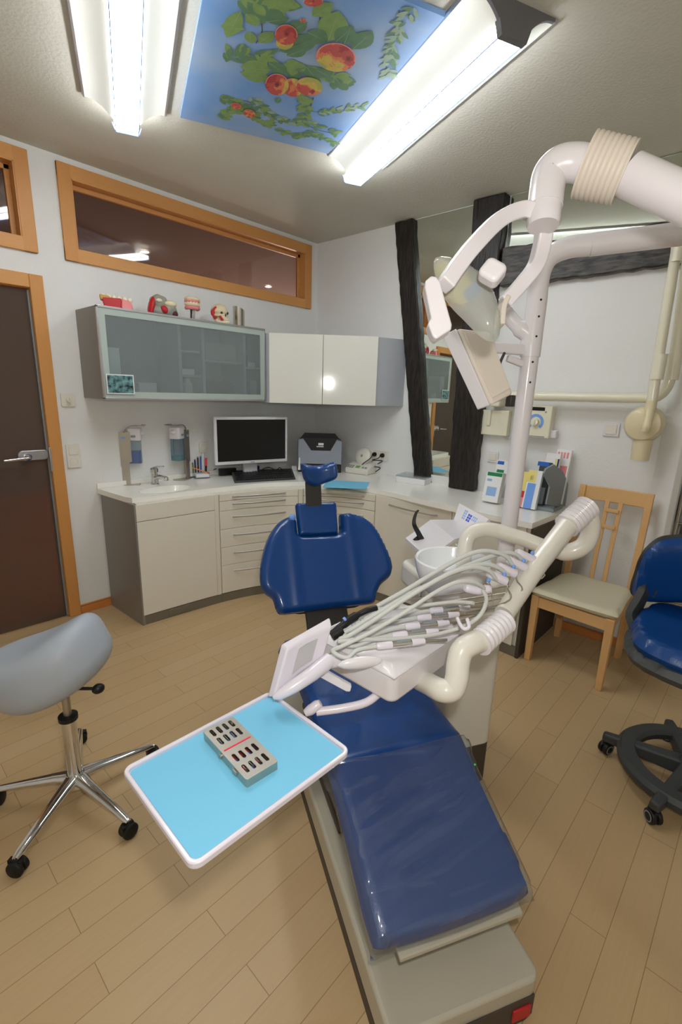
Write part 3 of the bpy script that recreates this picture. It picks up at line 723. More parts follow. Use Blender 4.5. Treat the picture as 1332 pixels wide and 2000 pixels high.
# skull
p = onshelf(427, 634)
t = thing('skull_model', 'small cream skull model with red muscles painted on its side', 'model', p)
def q(x, y, z): return p+np.array([x, y, z])
m = MB()
def skf(v):
    v = np.array(v); 
    if v[2] < 0: v = v*np.array([1-.35*min(1, -v[2]/.05), 1-.2*min(1, -v[2]/.05), 1.0])
    return v
m.ell(q(.008, .0, .092), (.060, .068, .056), nu=28, nv=18, fn=skf); m.ell(q(.016, -.03, .052), (.042, .036, .03)); m.tube(smooth_path([q(-.035, .0, .05), q(-.02, -.03, .022), q(.02, -.058, .014), q(.055, -.03, .022), q(.06, 0, .05)], 5), .014, 10)
m.tube(smooth_path([q(-.05, 0, .066), q(-.03, -.04, .064), q(.015, -.058, .067), q(.052, -.035, .066)], 5), .009, 8); obj('cranium', m, 'bone', t)
m = MB()
for x in (-.006, .04): m.ell(q(x, -.052 if x < 0 else -.048, .084), (.014, .012, .012), nu=14, nv=8)
m.ell(q(.018, -.062, .066), (.007, .008, .011), nu=10, nv=8); obj('eye_socket', m, 'dark_hollow', t)
m = MB(); m.tube(smooth_path([q(-.03, -.03, .115), q(-.05, -.012, .09), q(-.052, -.015, .062), q(-.042, -.032, .04)], 5), [.012]*5+[.014]*5+[.010]*6, 10); m.tube([q(-.02, -.048, .058), q(-.004, -.062, .03)], .009, 10); obj('muscle', m, 'red', t)
m = MB()
for k in range(6): m.ell(q(-.008+.011*k, -.062+.0035*abs(k-2.5), .042), (.0055, .006, .010), nu=8, nv=6); m.ell(q(-.006+.011*k, -.064+.0035*abs(k-2.5), .024), (.0052, .006, .008), nu=8, nv=6)
obj('teeth', m, 'tooth', t)
# steel tumbler cut at a slant
p = onshelf(467, 640)
m = MB(); n = 32; vs = []; rr = .042
for k in range(n):
    a = 2*PI*k/n; x, y = rr*math.cos(a), rr*math.sin(a); vs += [p+np.array([x, y, 0]), p+np.array([x, y, .135-.40*x]), p+np.array([x*.93, y*.93, .135-.40*x*.93]), p+np.array([x*.93, y*.93, .004])]
fs = []
for k in range(n):
    j = (k+1) % n; fs += [(4*k, 4*j, 4*j+1, 4*k+1), (4*k+1, 4*j+1, 4*j+2, 4*k+2), (4*k+2, 4*j+2, 4*j+3, 4*k+3)]
fs += [tuple(4*k for k in range(n-1, -1, -1)), tuple(4*k+3 for k in range(n))]
m.add(vs, fs); tag(obj('steel_tumbler', m, 'steel', origin=p), 'steel tumbler cut at a slant at the right end of the cabinet top', 'cup')

# ================================================================== base cabinets and counter
CZ = .862; CT = .034
ctr = [Z(x, y, CZ) for x, y in ((245, 971), (258, 973), (345, 962), (430, 952), (530, 942.5), (640, 942.5), (740, 957), (850, 982), (990, 1012), (1040, 1022))]
ctr = [np.array([p[0], p[1]]) for p in ctr]
frontc = [ctr[0]]+[np.array(p[:2]) for p in smooth_path([np.append(p, 0) for p in ctr[1:]], 8)]
# the cabinet fronts follow the counter edge, set back
pl = [np.array(p) for p in ((-2.005, -.475), (-1.43, -.524), (-1.10, -.612), (-.83, -.765), (-.64, -.985), (-.555, -1.28), (-.545, -1.75), (-.575, -2.40))]
fp = [np.array(p[:2]) for p in smooth_path([np.append(p, 0) for p in pl], 14)]
al_ = [0.0]
for a, b in zip(fp[:-1], fp[1:]): al_.append(al_[-1]+np.linalg.norm(b-a))
al_ = np.array(al_); fpa = np.array(fp)
def FP(u, off=0, z=0):
    u = min(max(u, 0), al_[-1]); p = np.array([np.interp(u, al_, fpa[:, 0]), np.interp(u, al_, fpa[:, 1])])
    e = .01; a = np.array([np.interp(u-e, al_, fpa[:, 0]), np.interp(u-e, al_, fpa[:, 1])]); b = np.array([np.interp(u+e, al_, fpa[:, 0]), np.interp(u+e, al_, fpa[:, 1])])
    d = unit(b-a); n = np.array([d[1], -d[0]])   # into the room
    if n @ np.array([-1, -1]) < 0: n = -n
    return np.array([p[0]+n[0]*off, p[1]+n[1]*off, z])
def u_at(px, py=1000):   # where the vertical through a pixel meets the front
    d = ray(px, py)[:2]; best = None
    for u in np.linspace(0, al_[-1], 700):
        q_ = FP(u)[:2]-CAM[:2]; c = d[0]*q_[1]-d[1]*q_[0]
        if best is None or abs(c) < best[0]: best = (abs(c), u)
    return best[1]
U = [0.0, u_at(421, 1060), u_at(431.5, 1060), u_at(582, 1000), u_at(592, 1000), u_at(731, 1000), u_at(742, 1000), u_at(882, 1010), al_[-1]]
def slab(u0, u1, z0, z1, th=.019, off=0.0, k=None, mb=None):
    k = k or max(2, int((u1-u0)/.03)); mb = mb or MB()
    us = np.linspace(u0, u1, k+1); a = [FP(u, off, z0) for u in us]+[FP(u, off-th, z0) for u in us[::-1]]
    mb.prism(a, (0, 0, z1-z0)); return mb
def carcass(u0, u1, back, z0, z1, off=-.021, end=None):
    us = np.linspace(u0, u1, max(2, int((u1-u0)/.04))+1); poly = [FP(u, off, z0) for u in us]+[np.append(b, z0) for b in back]
    mb = MB(); mb.prism(poly, (0, 0, z1-z0)); return mb
def handle(parent, u0, u1, z, m_='alu'):
    mb = MB(); us = np.linspace(u0, u1, 13); P = [FP(u, .004+.030*math.sin(PI*i/12)**.6, z) for i, u in enumerate(us)]
    wz = [.0075]*13; mb.band(P, UP, .011, .006); return obj('handle', mb, m_, parent, bevel=.002)
BZ = CZ-CT-.001; PZ0 = .065
# sink unit
t = thing('sink_cabinet', 'cream base cabinet with plain door under the wash basin', 'cabinet', np.append((fpa[0]+FP(U[1])[:2])/2, 0))
m = carcass(U[0]+.02, U[2]-.001, [(FP(U[2])[0]+.0, -.02), (-1.985, -.02)], PZ0, CZ-.135); slab(U[0]+.02, U[2]-.001, BZ-.03, BZ, th=.05, off=-.0215, mb=m); obj('body', m, 'cream_front', t)
m = MB(); m.prism([(-2.030, -.02, 0), (-2.010, -.02, 0), (-1.986, FP(0)[1]+.002, 0), (-2.007, FP(0)[1]-.004, 0)], (0, 0, BZ)); obj('side_panel', m, 'grey_panel', t, bevel=.002)
ph = V(270, 1020, FP(.03))[2]
m = slab(U[0]+.002, U[1], ph+.003, BZ-.002); obj('top_panel', m, 'cream_front', t, bevel=.0015)
m = slab(U[0]+.002, U[1], PZ0+.004, ph-.001); obj('door', m, 'cream_front', t, bevel=.0015)
m = slab(U[1]+.003, U[2]-.002, PZ0, BZ-.002, off=-.006); obj('filler_strip', m, 'cream_front', t, bevel=.001)
m = slab(U[0]+.002, U[2]-.001, 0, PZ0, th=.016, off=-.004); obj('plinth', m, 'plinth_grey', t)
m = slab(u_at(331, 1200), u_at(384, 1190), .012, PZ0-.006, th=.004, off=.0005); obj('plinth_flap', m, 'plinth_grey', t, bevel=.003)
# drawer units
def drawer_unit(name, u0, u1, uf, label, back, zs):
    t = thing(name, label, 'cabinet', FP((u0+u1)/2))
    m = carcass(u0, uf, back, PZ0, BZ); obj('body', m, 'cream_front', t)
    for za, zb in zip(zs[1:], zs[:-1]):
        m = slab(u0+.001, u1-.001, za+.0015, zb-.0015); d = obj('drawer', m, 'cream_front', t, bevel=.0015)
        w = (u1-u0); handle(d, u0+w*.16, u0+w*.84, zb-.026 if zb-za < .12 else zb-.05)
    if uf > u1+.005:
        m = slab(u1+.002, uf-.001, PZ0, BZ-.002, off=-.006); obj('filler_strip', m, 'cream_front', t, bevel=.001)
    m = slab(u0, uf, 0, PZ0, th=.016, off=-.004); obj('plinth', m, 'plinth_grey', t)
    return t
zs = [BZ-.002, .772, .70, .563, .425, .286, PZ0+.004]
b1 = FP(U[4])[:2]
drawer_unit('drawer_cabinet', U[2], U[3], U[4], 'cream six-drawer base cabinet beside the sink cabinet', [(-.93, -.022), (FP(U[2])[0]+.002, -.022)], zs)
drawer_unit('drawer_cabinet', U[4]+.001, U[5], U[6], 'cream drawer base cabinet behind the headrest of the blue chair', [w2(-1.05, .02, 0)[:2], (-.03, -.03), (-.90, -.022)], zs)
t = thing('door_cabinet', 'cream base cabinet with bowed door right of the headrest', 'cabinet', FP((U[6]+U[7])/2))
m = carcass(U[6]+.001, U[7], [w2(-1.62, .02, 0)[:2], w2(-1.06, .02, 0)[:2]], PZ0, BZ); obj('body', m, 'cream_front', t)
m = slab(U[6]+.002, U[7]-.002, PZ0+.004, BZ-.002); d = obj('door', m, 'cream_front', t, bevel=.0015)
handle(d, u_at(760, 990), u_at(855, 1005), BZ-.055)
m = slab(U[6]+.001, U[7], 0, PZ0, th=.016, off=-.004); obj('plinth', m, 'plinth_grey', t)
t = thing('end_cabinet', 'cream base cabinet with dark end panel at the right end of the counter', 'cabinet', FP((U[7]+U[8])/2))
ue = al_[-1]
m = carcass(U[7]+.001, ue-.012, [w2(-2.385, .02, 0)[:2], w2(-1.63, .02, 0)[:2]], PZ0, BZ); obj('body', m, 'cream_front', t)
ud = u_at(985, 1200)
m = slab(U[7]+.003, ud, PZ0+.004, BZ-.002); obj('door', m, 'cream_front', t, bevel=.0015)
for za, zb in ((.43, BZ-.002), (PZ0+.004, .427)):
    m = slab(ud+.003, ue-.03, za, zb); obj('drawer', m, 'cream_front', t, bevel=.0015)
m = slab(U[7]+.001, ue-.002, 0, PZ0, th=.016, off=-.004); obj('plinth', m, 'plinth_grey', t)
pe = FP(ue, .002); qe = w2(-2.40, .02, 0)
m = MB(); dy = np.array([0, -.02, 0]); m.prism([pe, qe, qe+dy, pe+dy], (0, 0, BZ)); obj('end_panel', m, 'dark_skirt', t, bevel=.002)
# counter slab with a wash basin sunk in its left part
hole = [(-1.70+.185*math.cos(a), -.30+.115*math.sin(a)*(1.0 if math.sin(a) > 0 else .9)) for a in np.linspace(0, 2*PI, 33)[:-1]]
we = w2(-2.43, .003, 0)[:2]
ce = Z(1108, 987, CZ)[:2]
outer = [np.array([-2.045, -.002]), ]+[np.array(p) for p in frontc]+[we, w2(-.006, .004, 0)[:2]]
def counter():
    bm = bmesh.new()
    vs = [bm.verts.new((p[0], p[1], CZ)) for p in outer]; es = [bm.edges.new((vs[i], vs[(i+1) % len(vs)])) for i in range(len(vs))]
    hv = [bm.verts.new((p[0], p[1], CZ)) for p in hole]; es += [bm.edges.new((hv[i], hv[(i+1) % len(hv)])) for i in range(len(hv))]
    bmesh.ops.triangle_fill(bm, edges=es, use_beauty=True)
    mb = MB(); bm.verts.index_update(); P = [tuple(v.co) for v in bm.verts]; n = len(P)
    F_ = [tuple(v.index for v in f.verts) for f in bm.faces]; bm.free()
    mb.add(P+[(p[0], p[1], CZ-CT) for p in P], F_+[tuple(i+n for i in reversed(f)) for f in F_])
    k = len(outer)
    fs = [(i, (i+1) % k, n+(i+1) % k, n+i) for i in range(k)]+[(k+(i+1) % len(hole), k+i, n+k+i, n+k+(i+1) % len(hole)) for i in range(len(hole))]
    o = 0; mb.f += fs; mb.mi += [0]*len(fs)
    return mb
t = thing('countertop', 'white curved worktop running round the corner', 'worktop', (-1, -.3, CZ-CT))
obj('slab', counter(), 'counter_white', t, sharp=50)
m = MB(); vs = []; n = 32
rings = [(1.0, 0), (.97, -.02), (.90, -.07), (.75, -.105), (.4, -.118), (.08, -.12)]
for s_, dz in rings:
    for x, y in hole: vs.append((-1.70+(x+1.70)*s_*1.002, -.30+(y+.30)*s_*1.002, CZ-.001+dz))
fs = [(i*n+k, i*n+(k+1) % n, (i+1)*n+(k+1) % n, (i+1)*n+k) for i in range(len(rings)-1) for k in range(n)]+[tuple((len(rings)-1)*n+k for k in range(n))]
m.add(vs, fs); obj('basin', m, 'counter_white', t)
m = MB(); m.lathe([(.002, 0), (.02, 0), (.022, .003), (.002, .003)], (-1.70, -.30, CZ-.120)); obj('drain', m, 'chrome', t)
m = MB(); m.bb(-2.045, -.86, -.012, -.001, CZ, CZ+.035); obj('upstand', m, 'counter_white', t, bevel=.002)

# ---- tap
p = Z(303, 946, CZ); p[2] = CZ
t = thing('basin_tap', 'small chrome tap behind the wash basin', 'tap', p)
m = MB(); m.lathe([(.030, 0), (.030, .006), (.025, .012), (.024, .085), (.028, .09), (.028, .112), (.02, .122), (.002, .124)], p); obj('body', m, 'chrome', t)
m = MB(); m.tube(smooth_path([p+np.array([.0, -.01, .055]), p+np.array([.012, -.06, .062]), p+np.array([.026, -.115, .056]), p+np.array([.028, -.122, .042])], 5), [.017]*12+[.014]*4, 14); obj('spout', m, 'chrome', t)
m = MB(); m.band([p+np.array([0, .01, .12]), p+np.array([.012, -.03, .132]), p+np.array([.03, -.085, .138])], (1, .2, 0), [.034, .028, .02], .010); obj('lever', m, 'chrome', t, bevel=.004)
# ---- soap dispensers in steel holders on feet
def dispenser(px, face, label, liquid, lv):
    p = Z(*px, CZ); p[2] = CZ
    t = thing('soap_dispenser', label, 'dispenser', p)
    d = np.array([face*.85, -.53, 0]); d = unit(d); s_ = np.array([-d[1], d[0], 0])  # d: where the bottle faces
    m = MB(); m.prism([p+d*x+s_*y for x, y in rrect(.14, .10, .02, 3, .04, 0)], (0, 0, .006)); obj('foot', m, 'brushed', t)
    m = MB(); w = .047
    m.prism([p+s_*w*.85, p-s_*w*.85, p-s_*w*.85-d*.003, p+s_*w*.85-d*.003], (0, 0, .16))
    for sg in (-1, 1): m.prism([p+s_*sg*w*.85+UP*.006, p+s_*sg*w*.85+d*.05+UP*.006, p+s_*sg*w*.85+d*.05+UP*.16, p+s_*sg*w*.85+UP*.16], s_*.002)
    obj('stand', m, 'brushed', t)
    m = MB(); z0, z1 = .135, .375
    for sg in (-1, 1): m.prism([p+s_*sg*w+UP*z0, p+d*.07+s_*sg*w+UP*(z0+.035), p+d*.07+s_*sg*w+UP*z1, p+s_*sg*w+UP*z1], s_*.002)
    m.prism([p+s_*w+UP*z0, p-s_*w+UP*z0, p-s_*w+UP*z1, p+s_*w+UP*z1], -d*.002); obj('holder', m, 'brushed', t)
    bo_ = .088
    m = MB(); m.prism([p+d*bo_+s_*x+d*y+UP*.155 for x, y in rrect(.08, .085, .015, 3)], (0, 0, .165)); bt = obj('bottle', m, 'bottle_plastic', t)
    m = MB(); m.prism([p+d*bo_+s_*x+d*y+UP*.157 for x, y in rrect(.076, .080, .014, 3)], (0, 0, lv)); obj('liquid', m, liquid, bt)
    m = MB(); m.prism([p+d*(bo_+.004)+s_*x+d*y+UP*.315 for x, y in rrect(.088, .09, .018, 4)], (0, 0, .085)); m.ell(p+d*(bo_+.05)+UP*.365, (.024, .022, .016)); obj('pump_head', m, 'unit_white', t, bevel=.006)
    m = MB(); fs_ = -s_ if (-s_) @ (CAM-p) > 0 else s_
    m.prism([p+d*(bo_+x)+fs_*.0441+UP*(.345+y) for x, y in rrect(.032, .016, .004, 2)], fs_*.001); obj('sticker', m, 'slate', t)
    m = MB()
    for sg in (-1, 1): m.tube(smooth_path([p+d*.03+s_*sg*.048+UP*.37, p+d*.05+s_*sg*.048+UP*.40, p+d*.09+s_*sg*.048+UP*.418, p+d*.165+s_*sg*.048+UP*.418], 4), .003, 6)
    m.tube([p+d*.165-s_*.048+UP*.418, p+d*.165+s_*.048+UP*.418], .003, 6); obj('lever_bar', m, 'steel', t)
    m = MB(); q_ = p+d*.02+fs_*(w+.0022)+UP*.335; m.prism([q_-d*.012-UP*.008, q_+d*.018-UP*.008, q_+d*.018+UP*.008, q_-d*.012+UP*.008], fs_*.001); obj('sticker', m, 'logo_pale', t)
dispenser((243, 946), 1, 'soap dispenser with deep blue liquid in a steel holder, left of the tap', 'blue_liquid', .085)
dispenser((362, 934), -1, 'soap dispenser with pale green liquid in a steel holder, right of the tap', 'teal_liquid', .03)
# ---- pen stand and pens
p = Z(393, 933, CZ); p[2] = CZ
t = thing('pen_stand', 'clear and white pen stand with note block beside the monitor', 'stand', p)
rz = -.3; cc, ss = math.cos(rz), math.sin(rz)
def q(x, y, z): return p+np.array([x*cc-y*ss, x*ss+y*cc, z])
m = MB(); m.prism([q(x, y, 0) for x, y in rrect(.125, .085, .008, 3)], (0, 0, .008)); m.prism([q(x, y, .0081) for x, y in rrect(.125, .012, .003, 2, 0, .036)], (0, 0, .03)); obj('tray', m, 'clear_plastic', t)
m = MB(); m.prism([q(x, y, .0085) for x, y in rrect(.10, .06, .003, 2, .005, -.006)], (0, 0, .026)); obj('note_block', m, 'paper_white', t)
for k, (x, c, h, lb, tip) in enumerate(((-.05, 'green', .10, 'short green pen in the pen stand', 'black_plastic'), (-.033, 'navy', .125, 'dark pen at the left of the pen stand', 'black_plastic'), (-.012, 'black_plastic', .145, 'black pen in the middle of the pen stand', 'steel'), (.008, 'blue', .148, 'blue pen in the pen stand', 'navy'), (.026, 'paper_white', .175, 'tall white pen in the pen stand', 'paper_white'), (.047, 'neon_pink', .14, 'pink and black highlighter in the pen stand', 'black_plastic'))):
    a = q(x, .034, .0385); b = q(x-.003+.002*k, .04, .0385+h-.03); tt = thing('pen', lb, 'pen', a)
    if k == 5:
        m = MB(); m.cyl(a, a+(b-a)*.45, .0075, 10); obj('barrel', m, 'black_plastic', tt); m = MB(); m.cyl(a+(b-a)*.45, b, .0085, 10); obj('cap', m, 'neon_pink', tt)
    else:
        m = MB(); m.cyl(a, b, .0055, 10); obj('barrel', m, c, tt); m = MB(); m.cyl(b, b+unit(b-a)*.008, .004, 8); obj('tip', m, tip, tt)
a = q(-.07, .0, .085); b = q(.058, -.036, .0385); tt = thing('pencil', 'orange pencil leaning across the pen stand', 'pencil', b); m = MB(); m.cyl(a, a+(b-a)*.88, .0042, 8); obj('barrel', m, 'orange', tt); m = MB(); m.cyl(a+(b-a)*.88, b, .0044, 8); obj('tip', m, 'red', tt)
# ---- monitor
mp = np.array([-.96, -.235, 0]); mn = unit((.25, 1, 0)); 
c = [PL(x, y, mp, mn) for x, y in ((414, 815), (559.5, 813.5), (563.5, 903.5), (424, 907))]
mu = np.array([mn[1], -mn[0], 0]); cen = sum(c)/4; hw = (np.linalg.norm(c[1]-c[0])+np.linalg.norm(c[2]-c[3]))/4; z1 = (c[0][2]+c[1][2])/2; z0 = (c[2][2]+c[3][2])/2
def q(u, o, z): return np.array([cen[0], cen[1], 0])+mu*u+mn*o+UP*z
t = thing('monitor', 'widescreen monitor with white frame and black screen', 'monitor', q(0, .08, CZ))
m = MB(); m.prism([q(-hw, 0, z0), q(hw, 0, z0), q(hw, 0, z1), q(-hw, 0, z1)], mn*.03); m.prism([q(-hw*.6, .03, z0+.08), q(hw*.6, .03, z0+.08), q(hw*.6, .03, z1-.06), q(-hw*.6, .03, z1-.06)], mn*.03); obj('housing', m, 'monitor_white', t, bevel=.006)
m = MB(); b_ = .021; m.prism([q(-hw+b_, -.001, z0+b_+.006), q(hw-b_, -.001, z0+b_+.006), q(hw-b_, -.001, z1-b_), q(-hw+b_, -.001, z1-b_)], mn*.004); obj('screen', m, 'screen_black', t)
m = MB(); m.prism([q(-.02, -.0015, z0+.010), q(.015, -.0015, z0+.010), q(.015, -.0015, z0+.016), q(-.02, -.0015, z0+.016)], mn*.002); obj('nameplate', m, 'slate', t)
m = MB(); m.bb(0, 0, 0, 0, 0, 0); m = MB(); m.prism([q(-.06, .05, CZ+.015), q(.06, .05, CZ+.015), q(.06, .08, CZ+.015), q(-.06, .08, CZ+.015)], (0, 0, z0+.1-CZ)); obj('neck', m, 'monitor_white', t, bevel=.004)
m = MB(); m.prism([q(x, y+.06, CZ) for x, y in rrect(.26, .18, .05, 5)], (0, 0, .014)); obj('foot', m, 'monitor_white', t, bevel=.003)
m = MB(); m.prism([q(x, y+.13, CZ) for x, y in rrect(.14, .04, .004, 2, -.17)], (0, 0, .055)); tag(obj('usb_hub', m, 'black_plastic'), 'small black box behind the left half of the monitor', 'box')
m = MB(); m.prism([q(x, y+.0, CZ) for x, y in rrect(.10, .05, .004, 2, .07, .17)], (0, 0, .055)); tag(obj('power_adapter', m, 'navy'), 'dark blue box under the right half of the monitor', 'box')
m = MB(); m.tube(smooth_path([q(-.28, .14, CZ+.05), Z(440, 909, CZ+.03)+np.array([0, 0, 0]), q(-.38, .12, CZ+.012), q(-.55, .13, CZ+.006)], 6), .004, 8); tag(obj('cable', m, 'navy'), 'dark cable on the counter left of the monitor', 'cable')
m = MB(); m.tube(smooth_path([q(.1, .10, CZ+.02), q(.16, .06, CZ+.055), q(.22, .03, CZ+.03), q(.24, .01, CZ+.055), q(.27, .02, CZ+.03), q(.27, .06, CZ+.006)], 6), .0035, 8); tag(obj('cable', m, 'black_plastic'), 'black looped cable on the counter right of the monitor', 'cable')
# ---- keyboard
k0, k1, k2, k3 = Z(452, 921, CZ+.02), Z(570, 917, CZ+.02), Z(577, 932, CZ+.02), Z(458, 939, CZ+.02)
t = thing('keyboard', 'dark grey keyboard in front of the monitor', 'keyboard', (k0+k2)/2*np.array([1, 1, 0])+UP*CZ)
m = MB(); B4 = [k3, k2, k1, k0]; m.hexa([np.array([p[0], p[1], CZ+.001]) for p in B4]+[np.array([p[0], p[1], CZ+h]) for p, h in zip(B4, (.014, .014, .03, .03))]); obj('case', m, 'charcoal', t, bevel=.003)
def kq(u, v): a = k3+(k2-k3)*u; b = k0+(k1-k0)*u; p = a+(b-a)*v; return np.array([p[0], p[1], CZ+.0145+.016*v])
for r_ in range(5):
    nk = 20; 
    for i in range(nk):
        if r_ == 0 and 3 < i < 10: continue
        u0, u1 = .03+.94*i/nk, .03+.94*(i+.82)/nk; v0, v1 = .08+.175*r_, .08+.175*r_+.135
        if r_ == 0 and i == 3: u1 = .03+.94*9.8/nk
        m = MB(); P = [kq(u0, v0), kq(u1, v0), kq(u1, v1), kq(u0, v1)]; m.hexa([p_ for p_ in P]+[p_+UP*.006 for p_ in P]); obj('key', m, 'black_plastic', t)
# ---- printer
pp = np.array([-.41, -.41, 0]); a = PL(582, 900, pp, dn); b = PL(667, 900, pp, dn); wv = b-a; wv[2] = 0; W_ = np.linalg.norm(wv); pu = unit(wv)
zt = V(585, 856, a)[2]; dp = .27
def q(u, d_, z): return np.array([a[0], a[1], 0])+pu*u*W_+dn*d_+UP*z
t = thing('printer', 'grey and black laser printer in the corner', 'printer', q(.5, .1, CZ))
m = MB(); m.prism([q(0, .02, CZ), q(1, .02, CZ), q(1, dp, CZ), q(0, dp, CZ)], (0, 0, .075)); obj('paper_tray', m, 'black_plastic', t, bevel=.006)
m = MB(); m.prism([q(0, 0, CZ+.0755), q(1, 0, CZ+.0755), q(1, 0, zt-.02), q(.86, 0, zt), q(.14, 0, zt), q(0, 0, zt-.01)], dn*.04); obj('front_cover', m, 'printer_grey', t, bevel=.006)
m = MB(); m.prism([q(0, .0402, CZ+.0755), q(1, .0402, CZ+.0755), q(1, .0402, zt-.025), q(.9, .0402, zt-.004), q(.1, .0402, zt-.004), q(0, .0402, zt-.02)], dn*(dp-.04)); obj('housing', m, 'charcoal', t, bevel=.008)
m = MB(); zz = zt-.10
m.prism([q(.12, -.003, zt-.004), q(.88, -.003, zt-.004), q(.74, -.003, zz), q(.30, -.003, zz)], dn*.006); m.prism([q(.06, .05, zt+.0), q(.92, .05, zt+.0), q(.85, .22, zt+.024), q(.12, .22, zt+.024)], UP*.006); m.prism([q(.12, -.003, zt-.004), q(.88, -.003, zt-.004), q(.92, .06, zt+.0015), q(.08, .06, zt+.0015)], UP*.004)
obj('output_slot', m, 'black_plastic', t)
m = MB(); m.prism([q(.46, -.005, zt-.055), q(.58, -.005, zt-.055), q(.58, -.005, zt-.035), q(.46, -.005, zt-.035)], dn*.002); m.prism([q(.42, -.005, zt-.07), q(.58, -.005, zt-.07), q(.58, -.005, zt-.062), q(.42, -.005, zt-.062)], dn*.002); obj('nameplate', m, 'paper_white', t)
m = MB(); m.prism([q(.0, .01, CZ+.02), q(.06, .01, CZ+.02), q(.05, .01, CZ+.13), q(.02, .01, CZ+.13)], -dn*.012); obj('side_clip', m, 'paper_white', t, bevel=.003)
m = MB(); w0 = Z(575, 918, CZ); w0[2] = CZ; R = frame((0, 0, 1), pu); m.box(w0+np.array([.0, .0, .019])+dn*.01, (.05, .06, .038), np.column_stack([pu, dn, UP])); tag(obj('small_box', m, 'paper_white', bevel=.003), 'small white box on the counter left of the headrest', 'box')
# ---- amalgam mixer (scale-like device)
a = Z(673, 923, CZ); b = Z(717, 929, CZ); a[2] = b[2] = CZ; mu_ = unit(b-a); W_ = np.linalg.norm(b-a); md = np.array([-mu_[1], mu_[0], 0])
def q(u, d_, z): return a+mu_*u*W_+md*d_+UP*z
t = thing('capsule_mixer', 'white countertop capsule mixer with a round lid and key pad', 'appliance', q(.5, .08, 0))
m = MB(); pr = [(0, .0), (0, .045), (.06, .075), (.17, .10), (.19, .09), (.19, 0)]; m.prism([q(0, d_, z) for d_, z in pr], mu_*W_); obj('housing', m, 'unit_cream', t, bevel=.012, seg=3)
m = MB(); ax = unit(-md*.93+UP*.30); m.lathe([(.001, .026), (.03, .026), (.055, .02), (.073, .008), (.077, -.01), (.077, -.04)], q(.5, .115, .145), ax, caps=False); obj('lid', m, 'unit_cream', t)
m = MB(); m.lathe([(.001, .004), (.010, .003), (.012, 0)], q(.5, .115, .145)+ax*.026, ax, caps=False); obj('knob', m, 'slate', t)
fn_ = unit(np.cross(mu_, q(0, .06, .075)-q(0, 0, .045))); 
def on(u, f): return q(u, .06*f, .045+.03*f)+fn_*(.001 if fn_[2] > 0 else -.001)
up_ = fn_ if fn_[2] > 0 else -fn_
m = MB(); m.prism([on(.42, .25), on(.6, .25), on(.6, .75), on(.42, .75)], up_*.001); obj('display', m, 'lcd_green', t)
for i in range(3):
    for j in range(2): 
        m = MB(); m.prism([on(.06+.1*i, .15+.35*j), on(.13+.1*i, .15+.35*j), on(.13+.1*i, .4+.35*j), on(.06+.1*i, .4+.35*j)], up_*.002); obj('key', m, 'slate', t)
for i in range(2):
    m = MB(); m.prism([on(.70+.12*i, .3), on(.78+.12*i, .3), on(.78+.12*i, .6), on(.70+.12*i, .6)], up_*.002); obj('key', m, 'slate', t)
# ---- wall sockets, switches, plugs
def plate(name, label, cat, frm, w_, h_, mats='unit_cream', rows=1):
    """frm(u, v, o): plate-local to world"""
    t = thing(name, label, cat, frm(0, -h_/2, 0)); m = MB(); m.prism([frm(x, y, 0.001) for x, y in rrect(w_, h_, .006, 3)], frm(0, 0, .010)-frm(0, 0, 0)); obj('frame', m, mats, t, bevel=.002); return t
def L1(cx, cz): return lambda u, v, o: np.array([cx+u, -o, cz+v])
def L2(cw, cz): return lambda u, v, o: w2(cw-u, o, cz+v)
def rocker(t, f, cy, s_=.055):
    m = MB(); m.prism([f(x, y+cy, .0112) for x, y in rrect(s_, s_, .004, 2)], f(0, 0, .004)-f(0, 0, 0)); obj('rocker', m, 'unit_cream', t, bevel=.002)
def socket_face(t, f, cy):
    m = MB(); c0_ = f(0, cy, .0112); ax = unit(f(0, 0, 1)-f(0, 0, 0)); m.lathe([(.026, 0), (.026, .002), (.020, .002), (.018, -.006), (.001, -.006)], c0_, ax, caps=False); s_ = obj('socket', m, 'unit_cream', t)
    m = MB()
    for u in (-.009, .009): m.cyl(f(u, cy, .0055), f(u, cy, .0075), .003, 8)
    obj('hole', m, 'black_plastic', s_)
f = L1(-2.165, 1.449); t = plate('rotary_switch', 'cream wall switch with a round knob beside the door', 'switch', f, .082, .082); m = MB(); m.lathe([(.014, 0), (.013, .016), (.002, .018)], f(0, 0, .011), (0, -1, 0)); obj('knob', m, 'unit_cream', t); m = MB(); m.box(f(0, 0, .031), (.007, .008, .026)); obj('grip', m, 'xray_yellow', t)
f = L1(-2.169, 1.094); t = plate('switch_and_socket', 'cream light switch above a power socket beside the door', 'switch', f, .082, .152); rocker(t, f, .036); socket_face(t, f, -.036)
f = L1(-1.225, 1.09); t = plate('wall_socket', 'cream wall socket just left of the monitor', 'socket', f, .07, .08); socket_face(t, f, 0)
f = L2(-.822, 1.027); t = plate('double_socket', 'white double wall socket with two black plugs in the corner', 'socket', f, .16, .085); socket_face(t, f, 0)
def plug(u, label):
    c0_ = f(u, .004, .012); tt = thing('power_plug', label, 'plug', c0_); m = MB(); ax = unit(-N2); m.lathe([(.018, 0), (.019, .008), (.017, .022), (.01, .03), (.006, .04)], c0_, ax, n=18); obj('plug_body', m, 'black_rubber', tt)
    return c0_+ax*.036, tt
pA, tA = plug(-.055, 'left black plug in the double socket'); pB, tB = plug(.03, 'right black plug in the double socket')
e0 = q(.97, .1, .03)
m = MB(); m.tube(smooth_path([pA, pA-N2*.03-UP*.03, V(707, 930-20, pA), e0+np.array([.05, -.04, .03]), e0+np.array([.02, -.02, -.01])], 6), .004, 8); obj('cord', m, 'black_rubber', tA)
